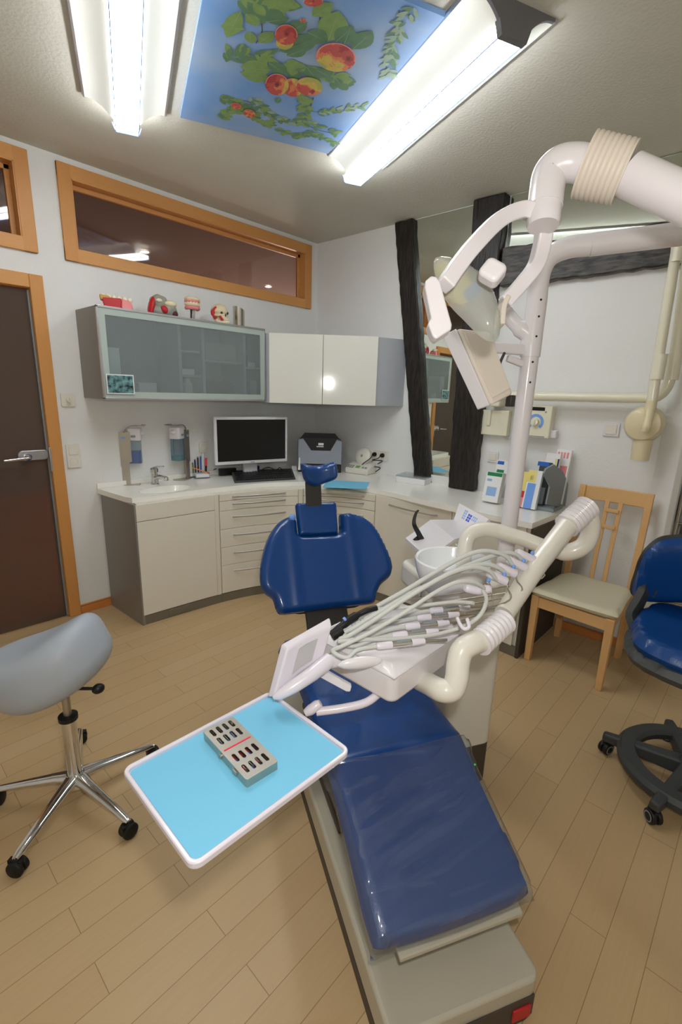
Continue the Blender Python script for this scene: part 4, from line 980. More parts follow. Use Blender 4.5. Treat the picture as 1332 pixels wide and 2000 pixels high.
m = MB(); m.tube(smooth_path([pB, pB-N2*.03-UP*.02, (pB+pA)/2-N2*.05-UP*.04, e0+np.array([.06, -.06, .09]), e0+np.array([.03, -.03, .06])], 6), .004, 8); obj('cord', m, 'black_rubber', tB)
f = L2(-1.838, 1.13); t = plate('wall_switch', 'small white wall plate right of the thick black post', 'switch', f, .08, .08, 'unit_white'); rocker(t, f, 0)
f = L2(-2.572, 1.38); t = plate('wall_switch', 'white light switch on the right wall below the tube arm', 'switch', f, .088, .085, 'unit_white'); rocker(t, f, 0, .062)
# ---- blue paper and white box on the counter
c = [Z(x, y, CZ+.001) for x, y in ((640, 938), (722, 942), (715, 955.5), (630, 952))]
m = MB(); m.prism(c, (0, 0, .0015)); tag(obj('paper_sheet', m, 'sky_blue_paper'), 'sky blue paper sheet lying on the counter behind the headrest', 'paper')
b0, b1_, b2 = Z(773, 941, CZ), Z(829, 949, CZ), Z(858, 937, CZ); ev = b2-b1_; b3 = b0+ev; zt = .045
t = thing('white_box', 'flat white box with a clear lid on the counter under the mirror', 'box', np.append(((b0+b2)/2)[:2], CZ))
m = MB(); m.prism([np.append(p[:2], CZ) for p in (b0, b1_, b2, b3)], (0, 0, .046)); obj('carton', m, 'paper_white', t, bevel=.003)
m = MB(); m.prism([np.append((((b0+b2)/2)+(p-(b0+b2)/2)*1.02)[:2], CZ+.047) for p in (b0, b1_, b2, b3)], (0, 0, .012)); obj('lid', m, 'clear_plastic', t, bevel=.002)

# ================================================================== right wall: x-ray set, brochures, alcove
t = thing('xray_control', 'cream x-ray timer box with blue dial ring on the right wall', 'control box', w2(-2.12, 0, 1.29))
wl, wr = W2(1012, 820, .08) @ Wd, W2(1076, 820, .08) @ Wd
zT, zB = W2(1045, 792, .08)[2], W2(1045, 855, .08)[2]
def q(u, v, o): return w2(wl+(wr-wl)*u, o, zB+(zT-zB)*v)
m = MB(); m.prism([q(0, 0, .0), q(1, 0, .0), q(1, 1, .0), q(0, 1, .0)], -N2*.08); obj('housing', m, 'xray_cream', t, bevel=.005)
def w2f(px, py, o): return W2(px, py, o)
cdial = W2(1046, 824, .081); Rw = np.column_stack([-Wd, UP, -N2])
m = MB(); P0_, P1_ = [], []
for k in range(25):
    a = -PI*.28+k/24*PI*1.56; P0_.append(cdial-Wd*(.052*math.cos(a))+UP*.052*math.sin(a)); P1_.append(cdial-Wd*(.034*math.cos(a))+UP*.034*math.sin(a))
m.prism(P0_+P1_[::-1], -N2*.0015); obj('dial_ring', m, 'pale_blue', t)
m = MB(); m.lathe([(.024, 0), (.022, .022), (.002, .024)], cdial, -N2); m.box(cdial-N2*.022, (.006, .03, .012), Rw); obj('knob', m, 'xray_cream', t)
c0, c1 = W2(1036, 794.5, .081), W2(1064, 802.5, .081); m = MB()
m.prism([w2(c0 @ Wd, .0805, c0[2]), w2(c1 @ Wd, .0805, c0[2]), w2(c1 @ Wd, .0805, c1[2]), w2(c0 @ Wd, .0805, c1[2])], -N2*.002); obj('display', m, 'screen_black', t)
m = MB(); c0 = W2(1030, 850, .081); m.prism([w2(c0 @ Wd, .0805, c0[2]), w2(c0 @ Wd-.11, .0805, c0[2]), w2(c0 @ Wd-.11, .0805, c0[2]-.006), w2(c0 @ Wd, .0805, c0[2]-.006)], -N2*.001); obj('nameplate', m, 'slate', t)
m = MB(); c0 = W2(1066, 805, .081); m.lathe([(.006, 0), (.005, .004), (.001, .004)], c0, -N2, 12); obj('button', m, 'slate', t)
m = MB(); c0 = W2(1080, 848, .03); m.box(c0, (.05, .05, .05), Rw); obj('side_plug', m, 'unit_white', t, bevel=.004)
t = thing('xray_generator', 'cream wall box with a hand switch, left of the timer box', 'control box', w2(-1.85, 0, 1.28))
a, b = W2(938, 848, .05), W2(1006, 850, .05); zt = 1.46
m = MB(); m.prism([w2(a @ Wd, .001, a[2]), w2(b @ Wd+.06, .001, a[2]), w2(b @ Wd+.06, .001, zt), w2(a @ Wd, .001, zt)], -N2*.05); obj('housing', m, 'xray_cream', t, bevel=.005)
m = MB(); c0 = W2(955, 816, .055); m.box(c0, (.028, .11, .016), Rw); obj('hand_switch', m, 'xray_cream', t, bevel=.006)
# folded x-ray arm
t = thing('xray_machine', 'cream folded x-ray tube arm with a round head on the right wall', 'x-ray machine', w2(-1.9, 0, 1.55))
def xp(x, y, o): return W2(x, y, o)
zA = W2(1100, 775, .1)[2]
a = w2(-1.84, .1, zA)
m = MB(); m.box(w2(-1.84, .05, zA), (.09, .16, .1), Rw); obj('wall_bracket', m, 'xray_cream', t, bevel=.01)
cw = W2(1308, 750, .10)
m = MB(); m.tube(smooth_path([w2(-1.86, .1, zA), w2(-2.2, .1, zA), W2(1250, 777, .1), W2(1290, 770, .1), W2(1307, 745, .1), W2(1312, 715, .1)], 6), .028, 16); obj('tube', m, 'xray_cream', t)
m = MB(); m.tube([W2(1311, 745-3, .1), W2(1319, 690, .1)], .034, 16); obj('sleeve', m, 'xray_cream', t)
m = MB(); m.tube([W2(1318, 700, .1), W2(1347, 480, .1)], .028, 16); obj('tube', m, 'xray_cream', t)
m = MB(); m.tube([W2(1326, 470, .2), W2(1321, 490, .2), W2(1279, 742, .2)], [.034, .025, .027], 16); obj('tube', m, 'xray_cream', t)
m = MB(); m.tube([W2(1328, 478, .2), W2(1322, 512, .2)], .034, 16); obj('sleeve', m, 'xray_cream', t)
m = MB(); m.tube([W2(1291, 692, .2), W2(1282, 741, .2)], .033, 16); obj('sleeve', m, 'xray_cream', t)
m = MB(); m.tube([W2(1280, 740, .2), W2(1273, 785, .2)], .026, 16); obj('tube', m, 'xray_cream', t)
m = MB(); m.tube(smooth_path([W2(1273, 783, .2), W2(1270, 800, .205), W2(1263, 832, .235), W2(1260, 842, .235)], 5), [.027]*6+[.024]*6+[.020]*4, 14); obj('yoke', m, 'xray_yellow', t)
hc = W2(1259, 828, .14); m = MB(); m.lathe([(.001, .075), (.045, .073), (.085, .06), (.098, .03), (.1, 0), (.096, -.05), (.08, -.075), (.001, -.08)], hc, -N2, 32); obj('head', m, 'xray_yellow', t)
m = MB(); m.tube([W2(1256, 858, .14), W2(1249, 898, .14)], [.050, .046], 20); obj('cone', m, 'xray_yellow', t)
# ---- brochure stand and brochures
t = thing('brochure_stand', 'grey curved brochure stand at the right end of the counter', 'stand', w2(-2.3, .12, CZ))
c = [(1068, 985), (1075, 950), (1063, 925), (1068, 915), (1083, 907), (1100, 920), (1113, 945), (1116, 970), (1104, 991), (1090, 990)]
pp = Z(1100, 990, CZ); nb = unit(Wd)
prof = [PL(x, y, pp, nb) for x, y in c]
zmn = min(p[2] for p in prof); 
prof = [w2(p @ Wd, max(.012, -(p @ N2)), max(p[2], CZ+.001)) for p in prof]
m = MB(); m.prism(prof, nb*.012); obj('side_plate', m, 'slate', t, bevel=.003)
m = MB(); cB = w2(-2.26, .20, CZ+.012); m.box(cB, (.26, .16, .02), Rw @ Matrix.Rotation(0, 3, 'X') if False else np.column_stack([-Wd, N2, UP])); obj('foot', m, 'slate', t)
def brochure(name, x, wdt, h, lean, off, mats, label, bands=(), thick=.012, side=.0):
    """leaflet stack: x along the wall, leaning back; bands are (z0, z1, u0, u1, material index)"""
    b = w2(x, off, CZ+.0015 if off > .26 else CZ+.023); up = unit(UP+N2*lean); rt = -Wd
    t = thing(name, label, 'brochure', b); nn = np.cross(rt, up); nn = nn if nn @ N2 < 0 else -nn
    m = MB(); m.prism([b, b+rt*wdt, b+rt*wdt+up*h, b+up*h], nn*thick); obj('stack', m, mats[0], t)
    for z0, z1, u0, u1, mm in bands:
        m = MB(); o = nn*(thick+.0002); m.prism([b+o+rt*wdt*u0+up*h*z0, b+o+rt*wdt*u1+up*h*z0, b+o+rt*wdt*u1+up*h*z1, b+o+rt*wdt*u0+up*h*z1], nn*.0008); obj('print', m, mats[mm], t)
brochure('leaflet', -1.945, .11, .20, .25, .31, ['paper_white', 'label_green', 'logo_pale'], 'white leaflets with a green band, left of the white pole', [(.86, .98, .05, .97, 1), (.2, .5, .2, .8, 2), (.68, .76, .1, .4, 2)], .05)
brochure('leaflet', -1.95, .10, .25, .25, .21, ['paper_white', 'blue', 'label_green'], 'white leaflets with a blue tab and small green mark, behind the green-banded ones', [(.88, .97, .05, .5, 1), (.66, .74, .1, .6, 2)], .03)
brochure('leaflet', -2.02, .06, .30, .25, .13, ['navy', 'logo_blue'], 'dark blue leaflets peeking out left of the white pole', [(.88, .99, .1, .9, 1)], .02)
brochure('leaflet', -2.16, .05, .105, .35, .30, ['red', 'pink'], 'small red leaflets in front of the pale yellow ones', [(.0, .6, .05, .95, 1)], .02)
brochure('leaflet', -2.205, .085, .245, .25, .30, ['paper_white', 'yellow', 'pale_blue', 'green'], 'white leaflets with a yellow top and a blue wave, at the front', [(.68, .99, .0, .62, 1), (.0, .66, .1, .7, 2), (.74, .86, .2, .45, 3)], .03)
brochure('leaflet', -2.15, .05, .20, .25, .24, ['yellow', 'paper_white'], 'pale yellow leaflets behind the red ones', [(.0, .2, .1, .9, 1)], .02)
brochure('leaflet', -2.235, .07, .27, .2, .20, ['charcoal', 'blue', 'slate'], 'dark grey leaflets with a blue head, in the middle of the stand', [(.9, 1, -.2, .8, 1), (.0, .4, .1, .9, 2)], .03)
brochure('leaflet', -2.25, .085, .325, .2, .15, ['paper_white', 'yellow', 'navy'], 'tall white leaflets with yellow and navy stripes', [(.1, .9, .7, .82, 1), (.1, .9, .86, .98, 2)], .03)
brochure('leaflet', -2.29, .09, .35, .2, .09, ['paper_white', 'pink', 'plum'], 'tallest leaflets with pink lettering, at the back of the stand', [(.84, .95, .1, .22, 1), (.84, .95, .3, .42, 1), (.84, .95, .5, .62, 1), (.84, .95, .72, .84, 1), (.2, .7, .1, .9, 1)], .03)
# ---- alcove shelves at the right edge
t = thing('alcove_rack', 'wire shelf rack in the alcove at the right edge', 'shelf', w2(-3.3, -.25, 0))
for z in (.25, .62, .86, 1.16, 1.5, 1.9, 2.3):
    m = MB()
    for k in range(12): m.tube([w2(-2.99, -.04-.036*k, z), w2(-3.75, -.04-.036*k, z)], .003, 6)
    for k in range(8): m.tube([w2(-2.99-.108*k, -.03, z-.004), w2(-2.99-.108*k, -.46, z-.004)], .003, 6)
    obj('wire_shelf', m, 'steel', t)
for w_ in (-2.99, -3.75):
    for o in (-.04, -.45): m = MB(); m.tube([w2(w_, o, 0), w2(w_, o, 2.5)], .011, 10); obj('upright', m, 'steel', t)
for k, (w_, z, h, wd_, mm, lb) in enumerate(((-2.99, 1.1635, .14, .22, 'paper_white', 'white carton on the upper wire shelf in the alcove'), (-2.99, .8635, .17, .2, 'slate', 'grey carton on the middle wire shelf in the alcove'), (-3.24, .8635, .12, .2, 'paper_white', 'white carton beside the grey one on the wire shelf'), (-2.99, .6235, .10, .24, 'paper_white', 'flat white carton on the lower wire shelf in the alcove'), (-3.3, .6235, .16, .22, 'model_grey', 'brown-grey carton low in the alcove'))):
    m = MB(); m.prism([w2(w_, -.05, z), w2(w_-wd_, -.05, z), w2(w_-wd_, -.38, z), w2(w_, -.38, z)], (0, 0, h)); tag(obj('carton', m, mm, bevel=.003), lb, 'box')

# ================================================================== wooden visitor chair
t = thing('wooden_chair', 'beech chair with cream seat pad against the right wall', 'chair', (-.33, -2.67, 0))
FL, FR, BL, BR = np.array([-.535, -2.462, 0]), np.array([-.56, -2.868, 0]), np.array([-.10, -2.49, 0]), np.array([-.105, -2.856, 0])
sz = .425; f_ = unit((FL+FR)/2-(BL+BR)/2); sd = np.array([f_[1], -f_[0], 0])  # seat: front direction, left->right
Rc = np.column_stack([f_, np.array([-f_[1], f_[0], 0]), UP])
def leg(a, b, w_): mb = MB(); mb.hexa([a+Rc @ np.array([x*w_[0], y*w_[0], 0]) for x, y in ((-1, -1), (1, -1), (1, 1), (-1, 1))]+[b+Rc @ np.array([x*w_[1], y*w_[1], 0]) for x, y in ((-1, -1), (1, -1), (1, 1), (-1, 1))]); return mb
for p in (FL, FR): obj('leg', leg(p+Rc @ np.array([-.01, 0, 0]), p+UP*sz+Rc @ np.array([-.012, 0, 0]), (.017, .021)), 'chair_beech_upright', t, bevel=.003)
tops = []
for p in (BL, BR):
    mb = MB(); k_ = p+UP*sz; tp = p+UP*1.035+f_*-.062
    mb.band([p+f_*-.0, k_, k_+UP*.15-f_*.008, tp], Rc[:, 1], .036, .032); obj('leg', mb, 'chair_beech_upright', t, bevel=.003); tops.append(tp)
iL, iR = tops; 
def rail(a, b, h, th, arc=0, drop=0): 
    mb = MB(); P = [a+(b-a)*k/8+f_*(-arc*math.sin(PI*k/8)) for k in range(9)]; mb.band(P, UP, h, th); return mb
obj('top_rail', rail(iL-UP*.045, iR-UP*.045, .085, .02, .02), 'chair_beech', t, bevel=.003)
b0, b1_ = BL+UP*.475, BR+UP*.475
obj('lower_rail', rail(BL+UP*.43, BR+UP*.43, .05, .02), 'chair_beech', t, bevel=.002)
for u in (.40, .60):
    mb = MB(); mb.band([BL+(BR-BL)*u+UP*.43, BL+(BR-BL)*u+UP*.62-f_*.018, iL+(iR-iL)*u-UP*.07-f_*.016], Rc[:, 1], .024, .014); obj('back_slat', mb, 'chair_beech_upright', t, bevel=.002)
for z_, k in ((.80, .035), (.90, .045)):
    mb = MB(); a_ = BL+(BR-BL)*.40+UP*z_-f_*(.036+.016*(z_-.8)/.1); b_ = BL+(BR-BL)*.60+UP*z_-f_*(.036+.016*(z_-.8)/.1); mb.band([a_, b_], UP, .02, .012); obj('cross_slat', mb, 'chair_beech', t, bevel=.002)
for a_, b_ in ((FL, FR), (FL, BL), (FR, BR), (BL, BR)):
    mb = MB(); i_ = Rc @ np.array([-.01, 0, 0]); mb.band([a_+UP*(sz-.04)+(i_ if a_ is not BL else 0), b_+UP*(sz-.04)+(i_ if b_ is FR else 0)], UP, .065, .02); obj('apron', mb, 'chair_beech', t, bevel=.002)
cS = (FL+FR+BL+BR)/4
ol = [(x, y) for x, y in smooth_path([np.array(p) for p in ((-.215, -.185), (-.235, 0), (-.215, .185), (0, .215), (.215, .232), (.238, .215), (.245, 0), (.238, -.215), (.215, -.232), (0, -.215))], 5, True)]
mb = pillow(ol, .05, .03, lambda u, v, w: cS+Rc @ np.array([u, v, sz+.024+w-.012*math.cos(u*5)*math.cos(v*5)*(w > 0)]), h=.014); obj('seat_pad', mb, 'seat_cream', t)

# ================================================================== dental chair
CC = -.645
t = thing('dental_chair', 'reclined dental chair in dark blue vinyl on a cream base', 'dental chair', cs(-3.1, CC, 0), -BE)
m = MB(); hw_ = .208
def bx(s0, s1, t0, t1, z0, z1, mb=None): mb = mb or MB(); mb.prism([cs(s0, t0, z0), cs(s1, t0, z0), cs(s1, t1, z0), cs(s0, t1, z0)], (0, 0, z1-z0)); return mb
m = MB(); pr = rrect(1.33, .415, .03, 4, -3.18, CC+.004); m.prism([cs(a, b, .052) for a, b in pr], (0, 0, .098)); obj('base', m, 'base_cream', t, bevel=.010, seg=3)
m = MB(); pr = rrect(1.325, .412, .03, 4, -3.18, CC+.004); m.prism([cs(a, b, .0) for a, b in pr], (0, 0, .052)); obj('skirt', m, 'dark_skirt', t, bevel=.004)
m = MB(); bx(-3.848, -3.835, CC-.165, CC+.195, .03, .098, m); bx(-3.85, -3.847, CC-.05, CC+.05, .085, .10, m); obj('front_panel', m, 'dark_skirt', t, bevel=.003)
m = MB(); bx(-3.853, -3.846, CC+.13, CC+.185, .035, .075, m); obj('stop_button', m, 'red', t, bevel=.003)
# lifting bellows and column
m = MB()
for k in range(9): bx(-3.33+.006*(k % 2), -2.83-.006*(k % 2), CC-.16+.006*(k % 2), CC+.13, .15+.030*k, .15+.030*k+.027, m)
obj('lift_bellows', m, 'dark_skirt', t, bevel=.006)
m = MB(); bx(-3.40, -2.72, CC-.20, CC+.20, .425, .452, m); obj('seat_plate', m, 'dark_metal', t, bevel=.006)
# seat and leg rest: one cushion bending down at the knees
K = -3.395
def seatfn(u, v, w):   # u across (t), v along s (metres from the knee, + towards the back)
    if v >= 0: s_, z_, nx, nz = K+v, .478+.02*max(0, 1-v/.15)-.012*max(0, v-.35), 0, 1
    else:
        a = .44; s_, z_, nx, nz = K+v*math.cos(a), .498+v*math.sin(a), -math.sin(a), math.cos(a)
        k = min(1, -v/.06); nx *= k; nz = math.sqrt(1-nx*nx)
    return cs(s_+nx*w, CC+u, z_+nz*w-.02)
so = [(-.205, .76), (.205, .76), (.225, .5), (.242, .2), (.226, 0), (.222, -.2), (.222, -.37), (.19, -.408), (0, -.415), (-.19, -.408), (-.222, -.37), (-.222, -.2), (-.222, 0), (-.212, .3), (-.20, .5)]
def dens(P, k=4, rnd_=True): return [(p[0], p[1]) for p in smooth_path([np.array(q_, float) for q_ in P], k, True)]
so = dens(so); mb = pillow(so, .075, .034, seatfn, h=.013); obj('seat_cushion', mb, 'blue_vinyl', t)
m = MB(); P = [seatfn(a, b, -.042) for a, b in ((-.17, -.12), (.20, -.12), (.20, -.43), (-.15, -.43))]; m.prism(P, (0, 0, -.014)); obj('leg_plate', m, 'base_cream', t, bevel=.003)
fo_ = dens([(-.228, .004), (0, .003), (.230, .004), (.229, -.1), (.229, -.2), (.229, -.375), (.225, -.41), (.24, -.425), (.2, -.418), (0, -.424), (-.2, -.418), (-.24, -.43), (-.228, -.405), (-.229, -.3), (-.228, -.1)], 4)
mb = pillow(fo_, .086, .034, lambda u, v, w: seatfn(u, v, w+(0.0046*(1+math.sin(v*80-u*30+1.6*math.sin(u*11)))*max(0, math.cos(u*6.5))*max(0, math.sin(-v*7.6))+.0015*math.sin(u*25-v*95))*(w > .03)), h=.012); obj('plastic_cover', mb, 'plastic_film', t, label='clear wrinkled plastic cover over the leg rest')
# backrest
b0_ = cs(-2.69, 0, .62); eu = unit(cs(-2.50, 0, .935)-b0_); en = np.cross(cR, eu); en = en if en @ (CAM-b0_) > 0 else -en
Pb = cs(-2.69, CC, .62)
def bp(x, y): p = PL(x, y, Pb, en)-Pb; return (p @ cR, p @ eu)
zo = lambda x, y: bp(480+x/2.775, 860+y/2.775)
out = [zo(*q_) for q_ in ((262, 412), (235, 406), (180, 440), (128, 512), (96, 600), (78, 700), (80, 780), (105, 830), (146, 858), (160, 895), (176, 932), (215, 943), (400, 917), (560, 897), (680, 886), (711, 868), (719, 822), (740, 778), (782, 738), (793, 690), (778, 625), (742, 540), (698, 460), (640, 410), (580, 388), (530, 389), (514, 405), (515, 470), (505, 496), (400, 503), (300, 504), (288, 480), (283, 430))]
out = dens(out, 3); 
def backfn(u, v, w):
    x = abs(u)/.28; f = .055*max(0, x-.45)**1.6+.006*math.exp(-((x-.5)/.08)**2)*(w > 0)
    return Pb+cR*u+eu*v+en*(w+f-.035)
mb = pillow(out, .085, .036, backfn, h=.0085); obj('backrest', mb, 'blue_vinyl', t)
m = MB(); m.prism([Pb-en*.075+cR*a+eu*b for a, b in rrect(.36, .30, .05, 4, .01, .16)], -en*.022); obj('back_shell', m, 'dark_metal', t, bevel=.006)
m = MB(); m.band(smooth_path([cs(-2.69, CC+.0, .455), cs(-2.665, CC, .52), Pb-en*.075+eu*.0, Pb-en*.085+eu*.12], 6), cR, .195, .02); obj('back_bracket', m, 'dark_metal', t, bevel=.004)
pt = [zo(*q_) for q_ in ((274, 348), (285, 338), (470, 331), (490, 336), (495, 360), (503, 500), (492, 508), (300, 518), (288, 508), (271, 365))]
mb = pillow(dens(pt, 3), .05, .018, lambda u, v, w: Pb+cR*u+eu*v+en*(w-.012), h=.007); obj('neck_cushion', mb, 'blue_vinyl', t)
# headrest
hP = cs(-2.468, CC, 1.19); hu = unit(np.array([*(cA*.05)[:2], 1.0])); hn = np.cross(cR, hu); hn = hn if hn @ (CAM-hP) > 0 else -hn
def hp(x, y): p = PL(480+x/2.775, 560+y/2.775, hP, hn)-hP; return (p @ cR, p @ hu)
ho = dens([hp(*q_) for q_ in ((285, 958), (296, 950), (335, 964), (385, 970), (430, 962), (464, 949), (479, 953), (487, 1008), (476, 1040), (430, 1064), (380, 1080), (332, 1066), (302, 1036), (288, 992))], 3)
mb = pillow(ho, .055, .024, lambda u, v, w: hP+cR*u+hu*v+hn*(w+5.5*u*u), h=.006); obj('headrest', mb, 'blue_vinyl', t)
m = MB(); m.band([Pb-en*.078+eu*.26+cR*(hp(378, 1100)[0]), hP-hn*.045-hu*.02+cR*(hp(378, 1100)[0])], cR, .074, .012); obj('headrest_bar', m, 'dark_metal', t, bevel=.003)
# small bright blue clip at the left of the notch
a_ = zo(252, 418); m = MB(); m.ell(Pb+cR*a_[0]+eu*a_[1]+en*.002, (.016, .016, .012), R=np.column_stack([cR, eu, en])); obj('edge_clip', m, 'pale_blue', t)

# ================================================================== treatment unit: body, spittoon, pole
t = thing('treatment_unit', 'cream treatment unit with spittoon bowl, standing right of the blue chair', 'dental unit', cs(-3.0, -.2, 0), -BE)
m = MB(); pr = rrect(.34, .235, .02, 4, -2.974, -.215); m.prism([cs(a, b, 0) for a, b in pr], (0, 0, .185)); obj('foot', m, 'dark_skirt', t, bevel=.004)
m = MB(); m.prism([cs(a, b, .186) for a, b in rrect(.346, .235, .03, 5, -2.974, -.212)], (0, 0, .585)); obj('column', m, 'unit_cream', t, bevel=.006)
m = MB(); m.prism([cs(a, b, .772) for a, b in rrect(.36, .30, .05, 5, -2.95, -.225)], (0, 0, .10)); obj('housing', m, 'unit_cream', t, bevel=.02, seg=4)
m = MB(); m.lathe([(.003, 0), (.004, .004), (.001, .006)], cs(-3.148, -.16, .10), -cA, 10); obj('indicator', m, 'led_green', t)
# spittoon bowl
bc = D(884, 1101, 1.62); bz = bc[2]; bc = bc.copy()
m = MB(); Rb = .128
m.lathe([(.03, -.125), (.075, -.112), (.105, -.075), (.122, -.03), (.130, .006), (.130, .016), (.126, .021), (.118, .018), (.113, .004), (.102, -.03), (.075, -.062), (.03, -.074), (.001, -.075)], bc, n=44); bowl = obj('spittoon_bowl', m, 'porcelain', t)
m = MB(); m.lathe([(.001, .004), (.014, .003), (.016, 0)], bc+UP*-.0745, n=16, caps=False); obj('bowl_drain', m, 'chrome', bowl)
m = MB(); sb = cs(-2.95, -.28, .872); m.tube(smooth_path([bc-UP*.118, bc-UP*.14, sb+UP*-.02], 5), [.05]*6+[.055]*5, 18); obj('bowl_stem', m, 'unit_cream', t)
m = MB(); a_ = bc+cR*.10+cA*.05; m.tube(smooth_path([a_-UP*.05, a_+UP*.035, a_+UP*.055-cR*.02, a_+UP*.05-cR*.06], 5), .005, 8); a_ = bc+cR*.09-cA*.09; m.tube(smooth_path([a_-UP*.10, a_-UP*.06, a_-UP*.03-cR*.03, a_-UP*.028-cR*.06], 4), .004, 8); obj('water_spout', m, 'chrome', t)
for k, (x, y0_, y1_) in enumerate(((825, 1125, 1168), (838, 1150, 1176), (848, 1150, 1178))):
    m = MB(); m.tube([D(x, y0_, 1.80), D(x-3, y1_, 1.80)], .004, 8); obj('hose', m, 'slate', t)
# assistant shelf: three joined plates, the right one printed with blue squares
zq = .985
B_, C_, F_, G_ = Z(841, 1015, zq), Z(886, 1015, zq), Z(930, 1042, zq), Z(888, 1053, zq)
Aq, Hq, Iq = Z(792, 1051, zq-.035), Z(863, 1071, zq-.02), Z(825, 1081, zq-.04)
Dq, Eq = Z(897, 983, zq+.062), Z(955, 1014, zq+.062)
m = MB(); th = np.array([0, 0, -.012])
m.prism([C_, F_, G_, B_], th); m.prism([B_, G_, Hq, Iq, Aq], th); obj('shelf', m, 'unit_white', t)
nD = unit(np.cross(F_-C_, Dq-C_)); nD = nD if nD @ (CAM-C_) > 0 else -nD
m = MB(); m.prism([C_, F_, Eq, Dq], -nD*.012); sp_ = obj('shelf', m, 'unit_white', t)
def lg(u, v): return C_+(F_-C_)*u+((Dq+(Eq-Dq)*u)-(C_+(F_-C_)*u))*v
def sq(u0, v0, w_, h_, mm):
    mb = MB(); mb.prism([lg(u0, v0), lg(u0+w_, v0), lg(u0+w_, v0+h_), lg(u0, v0+h_)], nD*.0006); obj('logo_square', mb, mm, sp_)
for i in range(2):
    for j in range(4):
        sq(.27+.062*i, .30+.145*j, .048, .11, 'logo_pale')
for i in range(2):
    for j in range(3): sq(.43+.072*i, .30+.155*j, .06, .125, 'logo_blue')
for i in range(3):
    for j in range(2): sq(.60+.055*i, .48+.15*j, .042, .11, 'logo_pale')
m = MB(); dq = dep_ = float((Aq-CAM) @ _F)
def dd(x, y, o=0): return D(780+x/6.055, 970+y/6.055, dq-o)
obj('suction_hose', m.tube(smooth_path([dd(340, 640), dd(320, 600), dd(310, 570, .01)], 4), .008, 8), 'black_plastic', t)
m = MB(); m.tube(smooth_path([dd(185, 485, .03), dd(235, 540, .03), dd(300, 585, .02)], 4), [.012]*4+[.016]*4+[.012], 12); m.box(dd(270, 585, .02), (.03, .03, .03)); obj('suction_handle', m, 'black_plastic', t)
m = MB(); m.band(smooth_path([dd(262, 505, .03), dd(220, 420, .04), dd(178, 340, .05), dd(175, 270, .05), dd(200, 190, .05), dd(228, 160, .05)], 5), unit(_R), [.024-.0007*k for k in range(26)], .012); obj('suction_lever', m, 'black_plastic', t, bevel=.003)
# support tube of the delivery arm rises from the unit
dT = 1.66
m = MB(); m.tube(smooth_path([D(903, 1195, dT), D(905, 1120, dT), D(908, 1072, dT), D(917, 1045, dT), D(942, 1034, dT), D(975, 1038, dT)], 7), .0265, 20); obj('support_elbow', m, 'unit_cream', t)
# pole with its bent top
pz0 = 1.745
Pp0, Pp1 = D(985, 1095, 1.72), D(1036, 700, 1.76)
ax = unit(np.array([0, 0, 1.0])); foot = cs(-3.0, -.13, .86)
pv = V(1000, 980, D(1000, 980, 1.755)); base = np.array([pv[0], pv[1], .868])
def pole(z): return np.array([base[0], base[1], z])
zc = V(1035, 697, base)[2]; zt = V(1062, 470, base)[2]
m = MB(); m.tube([pole(.868), pole(zc)], .0295, 22); obj('pole', m, 'unit_white', t)
m = MB(); m.tube([pole(zc), pole(zc+.07)], .0335, 22); obj('pole_collar', m, 'unit_white', t)
hd = unit(W2(1332, 440, .45)-pole(zt)); hd[2] = 0; hd = unit(hd)
e_ = pole(zt)
far = PL(1345, 433, e_+np.array([0, 0, 0]), np.cross(unit(D(1345, 433, 1)-D(1100, 480, 1)), (0, 0, 1))) if False else None
# the upper pole turns into a long level arm towards the right
za = zt-.030; fa = V(1332, 425, D(1332, 425, 1.42)); armv = np.array([fa[0]-base[0], fa[1]-base[1], 0]); armd = unit(armv)
m = MB(); m.tube(smooth_path([pole(zc+.07), pole(za-.16), pole(za-.07), pole(za-.018)+armd*.022, pole(za+.005)+armd*.075, pole(za+.010)+armd*.14], 6), .033, 22); obj('pole_elbow', m, 'unit_white', t)
m = MB(); m.tube([pole(za+.010)+armd*.14, pole(za+.056)+armd*.80], .034, 22); obj('upper_arm', m, 'unit_white', t)
for y in (589, 621, 659, 708, 747):
    c0 = V({589: 1046, 621: 1042, 659: 1037, 708: 1035, 747: 1030}[y], y, base); dv = unit(CAM-pole(c0[2])); dv[2] = 0; dv = unit(dv); sd_ = np.array([-dv[1], dv[0], 0]); sd_ = sd_ if sd_ @ _R > 0 else -sd_
    k_ = unit(dv*.93+sd_*.37); rr_ = .0336 if y < 690 else .0296
    m = MB(); m.cyl(pole(c0[2])+k_*(rr_-.002), pole(c0[2])+k_*(rr_+.0006), .0036, 10); obj('screw', m, 'black_plastic', t)
# branch from the collar up to the left, and the bracket of the film viewer
q0 = pole(zc+.05); q1 = D(988, 612, 1.62)
m = MB(); m.tube(smooth_path([pole(zc+.02), pole(zc+.06)+(q1-q0)*.12, q0+(q1-q0)*.55, q1], 5), [.034]*4+[.030]*6+[.024]*6, 16); m.ell(q1, (.026, .026, .026), nu=16, nv=10); obj('branch_arm', m, 'unit_white', t)
m = MB(); q2 = D(952, 678, 1.60); q3 = pole(zc+.02)+(q2-pole(zc+.02))*.05; m.band([q3, q2], UP, .034, .03); m.band([q3-UP*.05, q2-UP*.03+(q3-q2)*.5], UP, .022, .022); obj('viewer_bracket', m, 'unit_white', t, bevel=.005)
m = MB(); m.cyl(q2+_F*-.03, q2+_F*.03, .017, 16); obj('viewer_joint', m, 'unit_white', t)
m = MB(); m.tube(smooth_path([D(985, 690, 1.6), D(975, 715, 1.55), D(983, 730, 1.55)], 4), .005, 8); obj('cable', m, 'black_plastic', t)

